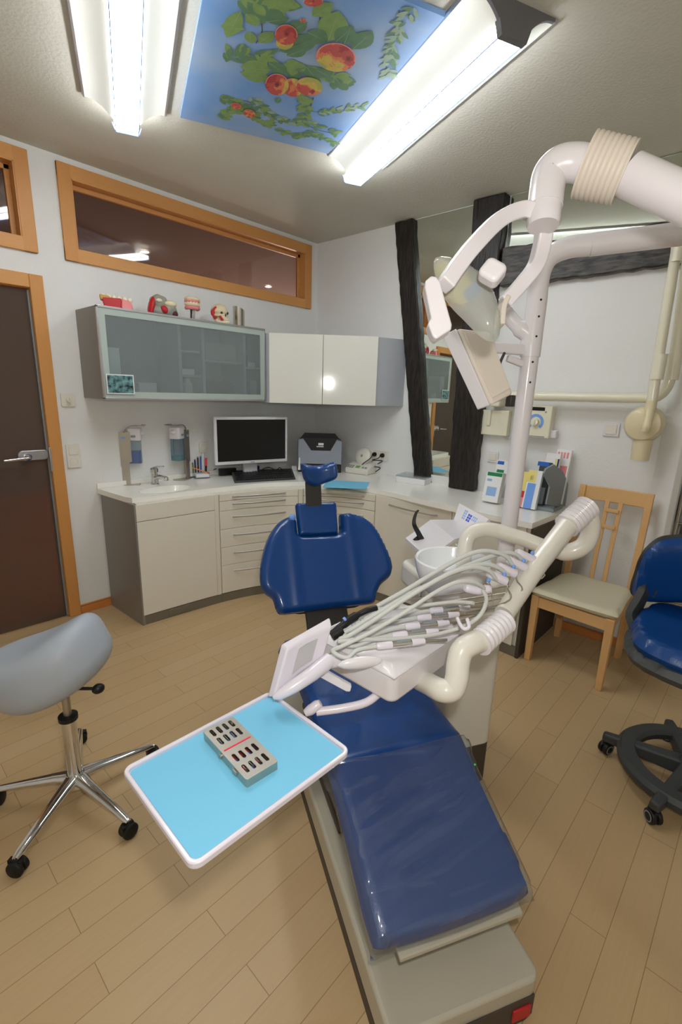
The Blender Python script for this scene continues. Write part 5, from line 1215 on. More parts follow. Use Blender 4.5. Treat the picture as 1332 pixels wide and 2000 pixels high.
# ================================================================== film viewer hanging from the pole's bracket
F4 = [D(897, 640, 1.50), D(958, 648, 1.50), D(1003, 768, 1.44), D(962, 790, 1.43)]
K4 = [D(868, 655, 1.55), D(930, 664, 1.56), D(980, 782, 1.50), D(936, 800, 1.48)]
t = thing('monitor_screen', 'beige box-shaped screen housing tilted below the operating lamp', 'monitor', sum(F4)/4)
m = MB(); m.hexa(K4+F4); obj('housing', m, 'bellow_cream', t, bevel=.008, seg=3)
def fk(a_, b_, q_, o): return a_+(b_-a_)*q_+o
nl = unit(np.cross(F4[3]-F4[0], K4[0]-F4[0])); nl = nl if nl @ (F4[1]-F4[0]) < 0 else -nl
m = MB(); m.prism([fk(F4[0], K4[0], .15, nl*.001), fk(F4[3], K4[3], .15, nl*.001), fk(F4[3], K4[3], 1.05, nl*.001), fk(F4[0], K4[0], 1.05, nl*.001)], nl*.006); obj('side_rim', m, 'unit_white', t, bevel=.003)
zn = unit(np.cross(F4[1]-F4[0], F4[3]-F4[0])); zn = zn if zn @ (CAM-F4[0]) > 0 else -zn; cF = sum(F4)/4
m = MB(); m.prism([cF+(p-cF)*np.array([.86, .86, .86])+zn*.0005 for p in F4], zn*.004); obj('back_plate', m, 'bellow_cream', t, bevel=.002)
m = MB(); m.box(D(997, 783, 1.47), (.03, .02, .035)); obj('connector', m, 'dark_metal', t, bevel=.003)

# ================================================================== operating lamp on its arm
LD = 1.02
t = thing('operating_lamp', 'white operating lamp on a thick jointed arm coming in from the right', 'lamp', D(1062, 440, LD))
def ld(x, y, o=0.0): return D(x, y, LD+o)
m = MB(); m.tube([ld(1228, 340, -.06), ld(1300, 373, -.09), ld(1390, 412, -.12)], .0405, 24); obj('spring_arm', m, 'unit_white', t)
a_, b_ = ld(1142, 322, -.03), ld(1222, 338, -.055); m = MB(); P = []; r_ = []
n = 8
for k in range(n*8+1):
    q_ = k/(n*8); P.append(a_+(b_-a_)*q_); r_.append(.0585-.004*q_+.0030*abs(math.cos(PI*k/8))**.5)
m.tube(P, r_, 28); obj('joint_bellows', m, 'bellow_cream', t, sharp=60)
m = MB(); m.tube(smooth_path([ld(1150, 324, -.03), ld(1122, 318, -.02), ld(1093, 322, -.01), ld(1074, 340, 0), ld(1068, 370, 0), ld(1064, 405, 0)], 7), .0365, 22); obj('elbow', m, 'unit_white', t)
m = MB(); m.tube([ld(1065, 400), ld(1063, 412), ld(1061, 436), ld(1060.5, 443)], [.0345, .0345, .0345, .0325], 22); obj('swivel_socket', m, 'unit_white', t)
# forks
m = MB(); P = smooth_path([ld(1052, 420, 0), ld(1020, 410, .0), ld(975, 430, -.01), ld(925, 480, -.03), ld(890, 525, -.04), ld(868, 558, -.05)], 6)
m.band(P, unit(_F*.75+_U*.35), .036, .032); obj('fork', m, 'unit_white', t, bevel=.009, seg=3)
m = MB(); P = smooth_path([ld(1064, 440, .03), ld(1058, 480, .05), ld(1045, 520, .08), ld(1018, 555, .10), ld(985, 592, .11)], 6)
m.band(P, unit(_F*.75+_U*.2), .036, .032); obj('fork', m, 'unit_white', t, bevel=.009, seg=3)
m = MB(); m.band(smooth_path([ld(988, 585, .11), ld(979, 605, .11), ld(976, 640, .11)], 4), unit(_F), .05, .012); obj('fork_plate', m, 'bellow_cream', t, bevel=.003)
# side handle
hP_ = [ld(x, y, -.06) for x, y in ((830, 560), (832, 547), (842, 538), (853, 540), (860, 550), (883, 633), (882, 643), (852, 662), (845, 655), (836, 632), (840, 624), (843, 622))]
m = MB(); m.prism(hP_, _F*.035); obj('side_handle', m, 'unit_white', t, bevel=.006, seg=3)
# shield
sh = [(848, 508), (857, 502), (880, 504), (905, 512), (933, 530), (955, 553), (968, 580), (977, 620), (976, 650), (970, 664), (955, 667), (935, 655), (905, 625), (885, 605), (866, 580), (855, 555), (848, 530)]
Sp = ld(912, 582, .03); Rs = np.column_stack([_R, _U, -_F])
def sp2(x, y): p = (PL(x, y, Sp, _F)-Sp); return (p @ _R, p @ _U)
ol = dens([sp2(*q_) for q_ in sh], 4)
mb = pillow(ol, .075, .075, lambda u, v, w: Sp+_R*u+_U*v-_F*(w*.9), h=.006); obj('lamp_shield', mb, 'lamp_shield', t)
m = MB(); P = [sp2(*q_) for q_ in ((850, 510), (880, 503), (935, 530), (940, 545), (900, 560), (862, 560))]
mb = pillow(dens([sp2(*q_) for q_ in ((852, 512), (875, 508), (905, 520), (925, 545), (930, 575), (905, 590), (880, 580), (862, 555))], 4), .05, .03, lambda u, v, w: Sp+_R*u+_U*v-_F*(w*.7-.012), h=.007); obj('reflector', mb, 'yellow', t)
m = MB(); m.tube([Sp-_F*.01, Sp+_R*.02+_U*.02-_F*.005], .014, 10); obj('bulb_holder', m, 'pale_blue', t)
# front knob
kc = ld(959, 544, -.045); kx, ky = unit(_R*.78+_U*-.62), unit(_R*.62+_U*.78)
kx = unit(kx-_F*.25); ky = unit(ky-(ky @ kx)*kx); kz = np.cross(kx, ky)
m = MB(); m.prism([kc+kx*a+ky*b for a, b in rrect(.046, .044, .012, 4)], kz*.034); m.v = [tuple(np.array(p)) for p in m.v]; obj('focus_knob', m, 'unit_white', t, bevel=.008, seg=3)

# ================================================================== delivery table on its arm
TZ_ = .90
t = thing('delivery_table', 'white instrument table on a jointed white arm over the blue chair', 'dental unit', (-2.25, -2.65, .82))
m = MB(); m.tube([D(972, 1037, 1.655), D(1020, 1052, 1.64), D(1082, 1076, 1.60)], .0262, 20); obj('lower_arm', m, 'unit_cream', t)
m = MB(); m.tube(smooth_path([D(1080, 1075, 1.60), D(1112, 1078, 1.59), D(1142, 1064, 1.57), D(1154, 1034, 1.55), D(1150, 1005, 1.53), D(1138, 995, 1.52)], 7), [.0262]*4+[.029]*32, 20); obj('arm_elbow', m, 'unit_cream', t)
def bellows(a_, b_, r0, r1, n, nm, amp=.003, mm='unit_white'):
    P = []; r_ = []
    for k in range(n*6+1): q_ = k/(n*6); P.append(a_+(b_-a_)*q_); r_.append(r0+(r1-r0)*q_+amp*math.cos(2*PI*k/6))
    mb = MB(); mb.tube(P, r_, 26); return obj(nm, mb, mm, t, sharp=60)
bellows(D(1147, 990, 1.52), D(1106, 1028, 1.49), .0375, .0375, 7, 'arm_bellows')
m = MB(); m.tube([D(1112, 1022, 1.49), D(1050, 1102, 1.42), D(984, 1200, 1.29)], [.0315, .0300, .0270], 22); obj('spring_arm', m, 'unit_cream', t)
bellows(D(984, 1214, 1.25), D(936, 1256, 1.18), .0315, .0315, 7, 'arm_bellows')
m = MB(); m.tube(smooth_path([D(942, 1250, 1.19), D(922, 1257, 1.17), D(903, 1270, 1.16), D(895, 1295, 1.155), D(892, 1325, 1.15), D(883, 1346, 1.15), D(862, 1348, 1.155), PL(838, 1336, (0, -2.80, 0), (0, 1, 0)), PL(822, 1328, (0, -2.765, 0), (0, 1, 0))], 7), .0285, 20); obj('arm_elbow', m, 'unit_cream', t)
# table box and its wavy top
X0, X1, Y0, Y1 = -2.402, -2.05, -2.785, -2.50
m = MB(); m.prism([np.array([X0+a, Y0+b, .815]) for a, b in rrect(X1-X0-.008, Y1-Y0-.008, .025, 5, (X1-X0)/2, (Y1-Y0)/2)], (0, 0, .079)); obj('housing', m, 'unit_white', t, bevel=.010, seg=3)
hd_ = unit((.046, -.029, 0)); hs_ = np.array([-hd_[1], hd_[0], 0])
m = MB(); nx, ny = 60, 40; vs = []
def topz(x, y):
    c_ = (np.array([x, y, 0]) @ hs_); d_ = (np.array([x, y, 0]) @ hd_)
    e_ = min(x-X0, X1-x, y-Y0, Y1-y); k_ = min(1, e_/.03)
    return TZ_-.0+.012*k_*max(0, math.sin((y-Y0)/(Y1-Y0)*PI))**.7-.008*(1-k_)**2
for i in range(nx+1):
    for j in range(ny+1):
        x = X0+(X1-X0)*i/nx; y = Y0+(Y1-Y0)*j/ny; vs.append((x, y, topz(x, y)))
N_ = len(vs); vs += [(x, y, .8945) for x, y, z in vs]
id2 = lambda i, j: i*(ny+1)+j
fs = []
for i in range(nx):
    for j in range(ny):
        q_ = (id2(i, j), id2(i+1, j), id2(i+1, j+1), id2(i, j+1)); fs += [q_, tuple(a+N_ for a in reversed(q_))]
bdr = [id2(i, 0) for i in range(nx)]+[id2(nx, j) for j in range(ny)]+[id2(i, ny) for i in range(nx, 0, -1)]+[id2(0, j) for j in range(ny, 0, -1)]
for a_, b_ in zip(bdr, bdr[1:]+bdr[:1]): fs.append((a_, b_, b_+N_, a_+N_))
m.add(vs, fs); obj('table_top', m, 'unit_white', t)
# cradles (white ridges that hold the instruments)
HPX = [(766, 1259, 802, 1255), (795, 1239, 831, 1237), (819, 1222, 854, 1220), (841, 1205, 876, 1203), (864, 1191, 898, 1188)]
zI = .938
for (x0, y0_, x1, y1_) in HPX:
    p = Z(x0, y0_, zI); p = p-hd_*.088-hs_*.020; p[2] = .911
    m = MB(); m.ell(p, (.058, .0125, .016), R=np.column_stack([hd_, hs_, UP]), nu=18, nv=10); obj('cradle', m, 'unit_white', t)
# display panel with its round lower grip
fT = [D(561, 1268, 1.145), D(649, 1224, 1.215), D(633, 1283, 1.205), D(535, 1362, 1.13)]
pn = unit(np.cross(fT[1]-fT[0], fT[3]-fT[0])); pn = pn if pn @ (CAM-fT[0]) < 0 else -pn   # away from the viewer
m = MB(); mid = [fT[0]+(fT[1]-fT[0])*.5+pn*.010, fT[3]+(fT[2]-fT[3])*.5+pn*.010]
bT = [D(548, 1258, 1.165), D(645, 1203, 1.235), D(622, 1288, 1.225), D(521, 1363, 1.145)]
front = [fT[0], mid[0], fT[1], fT[2], mid[1], fT[3]]; bk = [bT[0], (bT[0]+bT[1])/2, bT[1], bT[2], (bT[2]+bT[3])/2, bT[3]]
m.add(front+bk, [(0, 1, 4, 5), (1, 2, 3, 4), (7, 6, 11, 10), (8, 7, 10, 9), (0, 6, 7, 1), (1, 7, 8, 2), (2, 8, 9, 3), (3, 9, 10, 4), (4, 10, 11, 5), (5, 11, 6, 0)]); obj('display_housing', m, 'tray_white', t, bevel=.005, seg=3)
def fq(u, v): 
    a_ = fT[0]+(fT[1]-fT[0])*u; b_ = fT[3]+(fT[2]-fT[3])*u; return a_+(b_-a_)*v+pn*(.020*min(u, 1-u)-.0015)
m = MB(); us = [.32, .5, .72]; fr = [fq(u, .18) for u in us]+[fq(u, .80) for u in us[::-1]]; m.prism(fr, -pn*.001); obj('display', m, 'screen_grey', t)
m = MB(); m.tube([D(534, 1362, 1.13), D(545, 1358, 1.13), D(570, 1343, 1.14), D(610, 1316, 1.165), D(645, 1288, 1.195)], [.006, .012, .0165, .0185, .019], 20); obj('grip', m, 'tray_white', t)
m = MB(); m.tube([D(640, 1292, 1.19), D(662, 1290, 1.205)], .017, 16); obj('grip_joint', m, 'unit_white', t)
m = MB(); m.prism([D(622, 1322, 1.22), D(640, 1313, 1.22), D(687, 1340, 1.185), D(684, 1352, 1.18), D(676, 1351, 1.18)], _F*.02); obj('under_bracket', m, 'unit_white', t, bevel=.003)
# tray arm under the table
TZt = .80
m = MB(); m.tube(smooth_path([D(742, 1352, 1.2), D(715, 1372, 1.185), D(670, 1383, 1.175), D(618, 1390, 1.17)], 5), .0105, 14); obj('tray_arm', m, 'tray_white', t)
m = MB(); m.tube([D(596, 1393, 1.165), D(606, 1387, 1.166), D(620, 1377, 1.17), D(626, 1373, 1.17)], [.009, .013, .013, .009], 14); obj('tray_joint', m, 'tray_white', t)
# whip posts carrying the hoses: thin rods with blue ball ends
BALL = [(954, 1133), (985, 1122), (1003, 1107), (1023, 1095), (1040, 1080)]
WH = []
for k, (x, y) in enumerate(BALL):
    dpt = 1.27+.035*k
    ft = np.array([X1-.004, Y0+.03+.05*k, .905]); tp = D(x, y, dpt)
    m = MB(); m.tube(smooth_path([np.array([X1-.03, ft[1], .908]), ft, D(x+2, y+55, dpt-.02), D(x+6, y+25, dpt), tp], 6), .0022, 8); rod = obj('whip_rod', m, 'brushed', t)
    m = MB(); m.ell(tp, (.0062, .0062, .0062), nu=14, nv=8); obj('ball_tip', m, 'pale_blue', rod)
    m = MB(); c_ = D(x-8 if k else x-22, y+9 if k else y+20, dpt-.005); e0_ = D(x-32 if k else x-46, y-2 if k else y+14, dpt-.012); e1_ = D(x+4, y+14 if k else y+17, dpt)
    m.tube(smooth_path([e0_, c_, e1_], 5), [.009]+[.0125]*8+[.0125, .009], 12); obj('hose_clip', m, 'tray_white', rod)
    WH.append((e0_, c_, dpt))
m = MB(); a_ = D(905, 1212, 1.17); b_ = D(914, 1222, 1.165); m.tube(smooth_path([D(893, 1206, 1.19), D(898, 1218, 1.18), D(906, 1228, 1.17), D(916, 1224, 1.17), D(912, 1208, 1.18)], 5), .0045, 8); obj('hose_clip', m, 'tray_white', t)
# handpieces with their hoses
HOSE = [[(945, 1150), (936, 1142), (920, 1136), (890, 1138), (850, 1157), (790, 1196), (722, 1236), (668, 1262), (650, 1272)],
        [(968, 1130), (955, 1115), (930, 1108), (905, 1111), (870, 1124), (800, 1164), (735, 1208), (685, 1240), (664, 1250)],
        [(990, 1122), (972, 1108), (945, 1102), (915, 1108), (870, 1128), (800, 1162), (740, 1196), (692, 1226), (672, 1238)],
        [(1003, 1106), (990, 1088), (965, 1078), (935, 1077), (900, 1090), (850, 1118), (790, 1154), (735, 1185), (690, 1215)],
        [(1022, 1096), (1008, 1083), (985, 1080), (950, 1090), (900, 1110), (840, 1140), (780, 1168), (730, 1190), (705, 1206)]]
NM = ['nearest the front edge of the instrument table', 'second from the front edge of the instrument table', 'middle one of the five on the table', 'second from the back of the instrument table', 'farthest back on the instrument table']
for k, (x0, y0_, x1, y1_) in enumerate(HPX):
    p = Z(x0, y0_, zI); 
    tt = thing('handpiece', 'white handpiece with steel band, '+NM[k], 'dental instrument', p, 0, 'handpieces on the table')
    e_ = p+hd_*.052
    m = MB(); m.tube([p-hd_*.042, p-hd_*.036, p-hd_*.001], [.007, .0095, .0095], 14); obj('sleeve', m, 'tray_white', tt)
    m = MB(); m.tube([p, e_], .0088, 14); obj('steel_band', m, 'chrome', tt)
    m = MB(); m.tube([p+hd_*.01+UP*.0045, e_-hd_*.004+UP*.0045], .0058, 10); obj('grip_stripe', m, 'slate', tt)
    m = MB(); m.tube([e_, e_+hd_*.006, e_+hd_*.036], [.0085, .0092, .0075], 14); obj('cap', m, 'tray_white', tt)
    m = MB(); m.tube([e_+hd_*.036, e_+hd_*.10+UP*-.004], .0036, 8); obj('tip', m, 'brushed', tt)
    H = HOSE[k]; nH = len(H); dA = WH[k][2]-.015; tail = p-hd_*.042
    pts = []
    for i, (x, y) in enumerate(H):
        u = i/(nH-1); lp = Z(650 if k == 0 else H[-1][0], H[-1][1], .93); dB = float((lp-CAM) @ _F); pts.append(D(x, y, dA+(dB-dA)*u**.9))
    L_ = pts[-1]
    back_ = [L_+np.array([.0, -.02, -.012])+hd_*.02, tail-hd_*.05-UP*.004, tail]
    m = MB(); m.tube(smooth_path([WH[k][1]]+pts+back_, 6), .0064 if k else .0054, 10); obj('hose', m, 'hose_grey', tt)
# loop of hose at the front and a black suction handpiece behind the panel
tt = thing('suction_hose', 'pale grey hose looping from the front hose clip down to the table edge', 'hose', D(930, 1200, 1.2))
m = MB(); m.tube(smooth_path([D(942, 1152, 1.255), D(950, 1170, 1.24), D(942, 1195, 1.22), D(922, 1215, 1.22), D(890, 1229, 1.24), Z(840, 1241, .938), Z(764, 1248, .935), Z(700, 1250, .935), Z(660, 1253, .93)], 7), .0056, 10); obj('hose', m, 'hose_grey', tt)
m = MB(); m.tube(smooth_path([D(925, 1178, 1.22), D(880, 1176, 1.27), D(800, 1186, 1.30), D(730, 1190, 1.30)], 5), .005, 10); obj('hose', m, 'hose_grey', tt)
tt = thing('black_handpiece', 'black handpiece lying behind the white display panel', 'dental instrument', D(700, 1205, 1.28))
m = MB(); m.tube(smooth_path([D(652, 1236, 1.25), D(668, 1222, 1.26), D(690, 1206, 1.28), D(715, 1193, 1.29), D(736, 1187, 1.30)], 5), [.010]*6+[.012]*6+[.008]*9, 12); obj('body', m, 'black_plastic', tt)
m = MB(); m.tube([D(648, 1242, 1.24), D(668, 1230, 1.25)], .014, 12); obj('tail', m, 'black_rubber', tt)
m = MB(); m.tube([D(671, 1211, 1.26), D(675, 1208, 1.262)], .006, 10); obj('button', m, 'pale_blue', tt)

# ================================================================== tray, liner, cassette
tc = [Z(x, y, TZt) for x, y in ((240, 1499), (362, 1703), (684, 1466), (526, 1348))]
cx_, cy_ = (tc[0][0]+tc[2][0])/2, (tc[0][1]+tc[2][1])/2
tx = unit((tc[3]-tc[0])+(tc[2]-tc[1])); ty = np.array([-tx[1], tx[0], 0]); tw, tl = np.linalg.norm(tc[3]-tc[0])*.5+np.linalg.norm(tc[2]-tc[1])*.5, np.linalg.norm(tc[1]-tc[0])*.5+np.linalg.norm(tc[2]-tc[3])*.5
def tq(a, b, z): return np.array([cx_, cy_, z])+tx*a+ty*b
t = thing('instrument_tray', 'white-rimmed tray held out in front of the chair', 'tray', tq(0, 0, TZt-.012))
m = MB(); m.prism([tq(a, b, TZt-.013) for a, b in rrect(tw-.012, tl-.012, .018, 5)], (0, 0, .005)); obj('tray_floor', m, 'tray_white', t)
m = MB(); O_ = rrect(tw, tl, .02, 6); I_ = rrect(tw-.018, tl-.018, .012, 6); n = len(O_); pts = []
for z, o in ((TZt-.014, O_), (TZt, O_), (TZt, I_), (TZt-.0085, I_)): pts += [tq(a, b, z) for a, b in o]
fs = []
for r_ in range(4):
    for k in range(n): j = (k+1) % n; s2 = (r_+1) % 4; fs.append((r_*n+k, r_*n+j, s2*n+j, s2*n+k))
m.add(pts, fs); obj('rim', m, 'tray_white', t, bevel=.0025)
m = MB(); m.box(tq(tw/2+.0-.02, tl/2-.07, TZt-.018), (.05, .04, .008), np.column_stack([tx, ty, UP])); obj('holder', m, 'tray_white', t)
m = MB(); m.prism([tq(a, b, TZt-.0078) for a, b in rrect(tw-.022, tl-.022, .010, 4)], (0, 0, .0012)); tag(obj('tray_liner', m, 'sky_blue_paper'), 'sky blue paper liner covering the tray in front of the chair', 'paper')
LZ = TZt-.0064
kc_ = [Z(x, y, LZ+.019) for x, y in ((398, 1428), (453, 1399), (538, 1489), (488, 1521))]
ko = sum(kc_)/4; ku = unit((kc_[3]-kc_[0])+(kc_[2]-kc_[1])); ku[2] = 0; ku = unit(ku); kv = np.array([-ku[1], ku[0], 0]); kl = (np.linalg.norm(kc_[3]-kc_[0])+np.linalg.norm(kc_[2]-kc_[1]))/2; kw = .076
if kv @ (kc_[1]-kc_[0]) < 0: kv = -kv
def kq2(a, b, z): return np.array([ko[0], ko[1], LZ+z])+ku*a*kl/2+kv*b*kw/2
t = thing('instrument_cassette', 'steel instrument cassette with slotted lid on the blue tray liner', 'box', kq2(0, 0, 0))
hh_ = .019
# lid with real slots
bm = bmesh.new(); slots = []
for c_ in (-.78, -.42, .28, .70):
    for r_ in (-.62, -.21, .2, .61): slots.append((c_, r_))
def cassette_lid():
    bm = bmesh.new(); ou = rrect(2, 2, .10, 4); loops = [[(a, b) for a, b in ou]]
    for c_, r_ in slots:
        L_ = []
        for k in range(16):
            a = 2*PI*k/16; ex = .088 if math.cos(a) > 0 else -.088; L_.append((c_+ex+.05*math.cos(a), r_+.11*math.sin(a)))
        loops.append(L_)
    es = []; cnt = []
    for L_ in loops:
        v_ = [bm.verts.new((a, b, 0)) for a, b in L_]; es += [bm.edges.new((v_[i], v_[(i+1) % len(v_)])) for i in range(len(v_))]; cnt.append(len(v_))
    bmesh.ops.triangle_fill(bm, edges=es, use_beauty=True); bm.verts.index_update()
    P = [tuple(v.co) for v in bm.verts]; F_ = [tuple(v.index for v in f.verts) for f in bm.faces]; bm.free()
    n = len(P); mb = MB(); mb.add([kq2(a, b, hh_) for a, b, _ in P]+[kq2(a, b, hh_-.0016) for a, b, _ in P], F_+[tuple(i+n for i in reversed(f)) for f in F_])
    o = 0; fs = []
    for c_ in cnt:
        fs += [(o+i, o+(i+1) % c_, n+o+(i+1) % c_, n+o+i) for i in range(c_)]; o += c_
    mb.f += fs; mb.mi += [0]*len(fs); return mb
obj('lid', cassette_lid(), 'brushed', t)
m = MB(); ou = rrect(2, 2, .1, 4); iu = rrect(1.95, 1.93, .08, 4); n = len(ou); pts = []
for z, o in ((.0, ou), (hh_-.0017, ou), (hh_-.0017, iu), (.002, iu)): pts += [kq2(a, b, z) for a, b in o]
fs = [(r_*n+k, r_*n+(k+1) % n, (r_+1)*n+(k+1) % n, (r_+1)*n+k) for r_ in range(3) for k in range(n)]+[tuple(range(n-1, -1, -1)), tuple(3*n+k for k in range(n))]
m.add(pts, fs); obj('body', m, 'brushed', t)
m = MB(); m.prism([kq2(-.075+a, b, hh_+.0002) for a, b in ((-.014, -.84), (.014, -.84), (.014, .84), (-.014, .84))], (0, 0, .0012)); obj('stripe', m, 'neon_pink', t)
m = MB(); m.cyl(kq2(-.1, -1.0, .009), kq2(-.1, -1.10, .009), .005, 12); m.box(kq2(.55, -1.01, .010), (.006, .014, .008)); m.box(kq2(-.55, 1.01, .010), (.006, .014, .008)); obj('latch', m, 'brushed', t)
for k, r_ in enumerate((-.62, -.21, .2, .61)):
    zz = hh_-.010
    for s0_, s1_, mm in ((-.92, -.80, 'black_plastic'), (-.80, -.42, ('steel', 'black_plastic', 'blue', 'steel')[k]), (-.42, -.38, 'blue'), (-.38, -.26, ('red', 'plum', 'red', 'steel')[k]), (.12, .26, 'red' if k != 3 else 'plum'), (.26, .44, ('blue', 'black_plastic', 'blue', 'black_plastic')[k]), (.54, .66, ('red', 'black_plastic', 'red', 'black_plastic')[k]), (.66, .88, ('steel', 'blue', 'steel', 'black_plastic')[k])):
        m = MB(); m.tube([kq2(s0_, r_, zz), kq2(s1_, r_, zz)], .0038, 8); obj('instrument', m, mm, t)

# ================================================================== saddle stool
SC_ = np.array([-2.792, -1.618, 0])
t = thing('saddle_stool', 'grey saddle stool on a chrome star base, left of the tray', 'stool', SC_)
def caster(parent, p, m_, r=.027, dirv=None, cap=None):
    d_ = unit(dirv if dirv is not None else (1, .3, 0)); s_ = np.array([-d_[1], d_[0], 0]); mb = MB()
    for sg in (-1, 1):
        c_ = np.array([p[0], p[1], r])+s_*sg*.012; mb.lathe([(.002, -.010), (r*.8, -.010), (r, -.006), (r, .006), (r*.8, .010), (.002, .010)], c_, s_, 20)
    mb.box(np.array([p[0], p[1], r+.012])+d_*-.004, (.045, .018, .034), np.column_stack([d_, s_, UP])); c_ = obj('caster', mb, m_, parent, bevel=.002)
    if cap:
        mb = MB(); 
        for sg in (-1, 1): mb.lathe([(r*.55, .0101), (r*.7, .0101), (r*.7, .0112), (r*.55, .0112)], np.array([p[0], p[1], r])+s_*sg*.012, s_*sg, 20, caps=False)
        obj('hub_ring', mb, cap, c_)
CST = [Z(252, 1632), Z(37, 1705), Z(158, 1450), Z(300, 1482), Z(-4, 1570)]
hubz = .085
m = MB(); m.lathe([(.045, .065), (.047, .075), (.04, .10), (.031, .115)], SC_, n=24)
hub = obj('hub', m, 'chrome', t)
for p in CST:
    d_ = p-SC_; d_[2] = 0; L_ = np.linalg.norm(d_); d_ = unit(d_)
    m = MB(); P = [SC_+d_*.02+UP*.095, SC_+d_*.07+UP*.094, SC_+d_*(L_*.6)+UP*.082, SC_+d_*(L_-.012)+UP*.068, SC_+d_*(L_+.006)+UP*.064]
    s_ = np.array([-d_[1], d_[0], 0]); vs = []; W_l = [.030, .024, .018, .015, .010]; H_l = [.022, .017, .013, .011, .008]
    for p_, w_, h_ in zip(P, W_l, H_l):
        for a in np.linspace(0, 2*PI, 15)[:-1]: vs.append(p_+s_*w_*math.cos(a)+UP*h_*math.sin(a))
    fs = [(i*14+k, i*14+(k+1) % 14, (i+1)*14+(k+1) % 14, (i+1)*14+k) for i in range(4) for k in range(14)]+[tuple(range(13, -1, -1)), tuple(56+k for k in range(14))]
    m.add(vs, fs); lg_ = obj('leg', m, 'chrome', t)
    m = MB(); m.cyl(SC_+d_*L_+UP*.045, SC_+d_*L_+UP*.066, .007, 10); obj('stem', m, 'chrome', lg_)
    caster(t, SC_+d_*L_, 'black_rubber', .028, s_)
zs1 = V(133, 1405, SC_)[2]
m = MB(); m.tube([SC_+UP*.10, SC_+UP*(zs1)], .026, 22); obj('column', m, 'chrome', t)
m = MB(); m.lathe([(.026, 0), (.033, .002), (.033, .018), (.015, .022)], SC_+UP*(zs1), n=22); obj('collar', m, 'black_plastic', t)
m = MB(); m.tube([SC_+UP*(zs1+.02), SC_+UP*(zs1+.16)], .014, 16); obj('piston', m, 'brushed', t)
sc0 = D(112, 1296, 1.70); sc0 = SC_+UP*(sc0[2]+.015)+_R*-.04; 
vw = unit(np.array([_F[0], _F[1], 0])); 
Rx = Matrix.Rotation(.0, 3, 'Z'); sx_ = unit(unit(_R-(_R @ UP)*UP)*math.cos(.42)+UP*math.sin(.42)); sy_ = unit(vw); sz_ = np.cross(sx_, sy_); sy_ = np.cross(sz_, sx_)
def sad(p):
    x, y, z = p; u = x/.22
    z += .05*(u*u)*(1.35 if z > -.02 else .35) - .012
    if z > 0: z += .0
    y *= 1-.12*max(0, -u)
    return np.array([x, y, z])
def sup(p):   # rounder rim
    a = np.array(p)/np.array([.22, .19, .085]); r_ = np.linalg.norm(a[:2]); return p
m = MB(); vs = []
nu, nv = 44, 22
for j in range(nv+1):
    th = -PI/2+PI*j/nv; cz_ = math.copysign(abs(math.sin(th))**.75, math.sin(th)); cr_ = abs(math.cos(th))**.55
    for k in range(nu):
        a = 2*PI*k/nu; x = .208*cr_*math.copysign(abs(math.cos(a))**.9, math.cos(a)); y = .19*cr_*math.copysign(abs(math.sin(a))**.9, math.sin(a)); z = .105*cz_
        vs.append(sc0+np.column_stack([sx_, sy_, sz_]) @ sad((x, y, z)))
fs = [(j*nu+k, j*nu+(k+1) % nu, (j+1)*nu+(k+1) % nu, (j+1)*nu+k) for j in range(nv) for k in range(nu)]
m.add(vs, fs); obj('saddle_seat', m, 'grey_vinyl', t)
m = MB(); lk = D(192, 1345, 1.66); m.tube([SC_+UP*(zs1+.13), lk], .006, 8); lv = obj('lever', m, 'dark_metal', t); m = MB(); m.ell(lk, (.022, .018, .018), nu=10, nv=8); obj('lever_knob', m, 'black_plastic', lv)

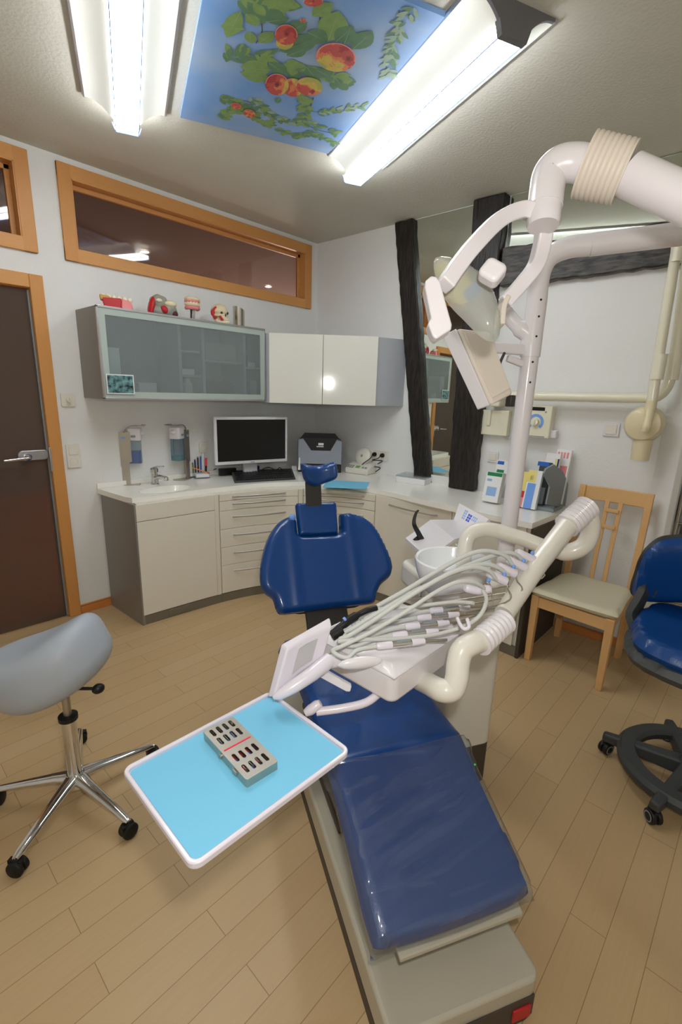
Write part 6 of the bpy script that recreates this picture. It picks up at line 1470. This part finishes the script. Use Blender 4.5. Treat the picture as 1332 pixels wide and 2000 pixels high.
# ================================================================== blue office chair at the right edge
OC = np.array([-1.03, -3.335, 0])
t = thing('office_chair', 'blue office chair on a dark ring base at the right edge', 'chair', OC)
m = MB(); m.lathe([(.05, .03), (.055, .07), (.05, .13), (.034, .15)], OC, n=24); obj('hub', m, 'charcoal', t)
ctr_ = OC
m = MB(); ro, ri = .265, .195; pr = [(ri, .075), (ro, .07), (ro+.004, .095), (ro-.012, .112), (ri+.01, .114), (ri-.003, .1), (ri, .075)]
m.lathe(pr, ctr_, n=64, caps=False); obj('foot_ring', m, 'charcoal', t)
for p in (Z(1182, 1478), Z(1272, 1602)):
    pass
a0 = math.atan2(*(Z(1182, 1470)-OC)[[1, 0]])
dirs = [a0, math.atan2(*(Z(1274, 1598)-OC)[[1, 0]])]
step = dirs[1]-dirs[0]
for k in range(5):
    a = a0+2*PI*k/5 if k != 1 else a0+2*PI/5
    d_ = np.array([math.cos(a), math.sin(a), 0]); s_ = np.array([-d_[1], d_[0], 0])
    m = MB(); m.hexa([OC+d_*.03+s_*-.03+UP*.06, OC+d_*.03+s_*.03+UP*.06, OC+d_*.325+s_*.02+UP*.062, OC+d_*.325-s_*.02+UP*.062, OC+d_*.03+s_*-.03+UP*.13, OC+d_*.03+s_*.03+UP*.13, OC+d_*.325+s_*.018+UP*.10, OC+d_*.325-s_*.018+UP*.10]); obj('spoke', m, 'charcoal', t, bevel=.01, seg=3)
    caster(t, OC+d_*.305, 'black_plastic', .029, s_*.8+d_*.5, 'slate')
m = MB(); m.tube([OC+UP*.14, OC+UP*.40], .03, 18); obj('column', m, 'charcoal', t)
# seat and back face away towards the right wall side
oz = .60; sN = unit(np.array([.25, 1, 0]))
od = unit((CAM-OC)*np.array([1, 1, 0])); orr = np.array([-od[1], od[0], 0]); orr = orr if orr @ _R > 0 else -orr
sc1 = D(1398, 1268, 1.53)
ol = dens([(-.225, -.1), (-.235, .05), (-.20, .19), (-.08, .235), (.08, .235), (.20, .19), (.235, .05), (.225, -.1), (.15, -.21), (-.15, -.21)], 5)
mb = pillow(ol, .075, .035, lambda u, v, w: sc1+orr*u-od*v+UP*(w+.3*u*u), h=.014); obj('seat_cushion', mb, 'blue_vinyl', t)
mb = pillow([(a*1.05, b*1.05) for a, b in ol], .06, .03, lambda u, v, w: sc1+orr*u-od*v+UP*(w*.9-.045+.3*u*u), h=.016); obj('seat_shell', mb, 'charcoal', t)
m = MB(); m.tube([OC+UP*.40, sc1-UP*.06], .035, 16); obj('tilt_block', m, 'charcoal', t)
bk0 = D(1396, 1133, 1.66)
bo = dens([(-.20, -.12), (-.215, 0), (-.19, .10), (-.12, .14), (.12, .14), (.19, .10), (.215, 0), (.20, -.12), (0, -.11)], 5)
def bfn(u, v, w): return bk0+orr*u*1.0+UP*v+od*(w+2.6*u*u+.03*math.sin(v*8))
mb = pillow(bo, .07, .034, bfn, h=.014); obj('backrest', mb, 'blue_vinyl', t)
mb = pillow([(a*1.06, b*1.04) for a, b in bo], .05, .024, lambda u, v, w: bfn(u, v, 0)-od*(.042-w*.8), h=.016); obj('back_shell', mb, 'charcoal', t)
for sg in (-1, 1):
    m = MB(); m.band(smooth_path([sc1+orr*sg*.20-UP*.03, sc1+orr*sg*.245-od*.05+UP*.02, sc1+orr*sg*.235-od*.10+UP*.10, bfn(sg*.19, -.08, 0)-od*.03], 5), unit(od+orr*.2*sg), .075, .025); obj('back_arm', m, 'charcoal', t, bevel=.008)
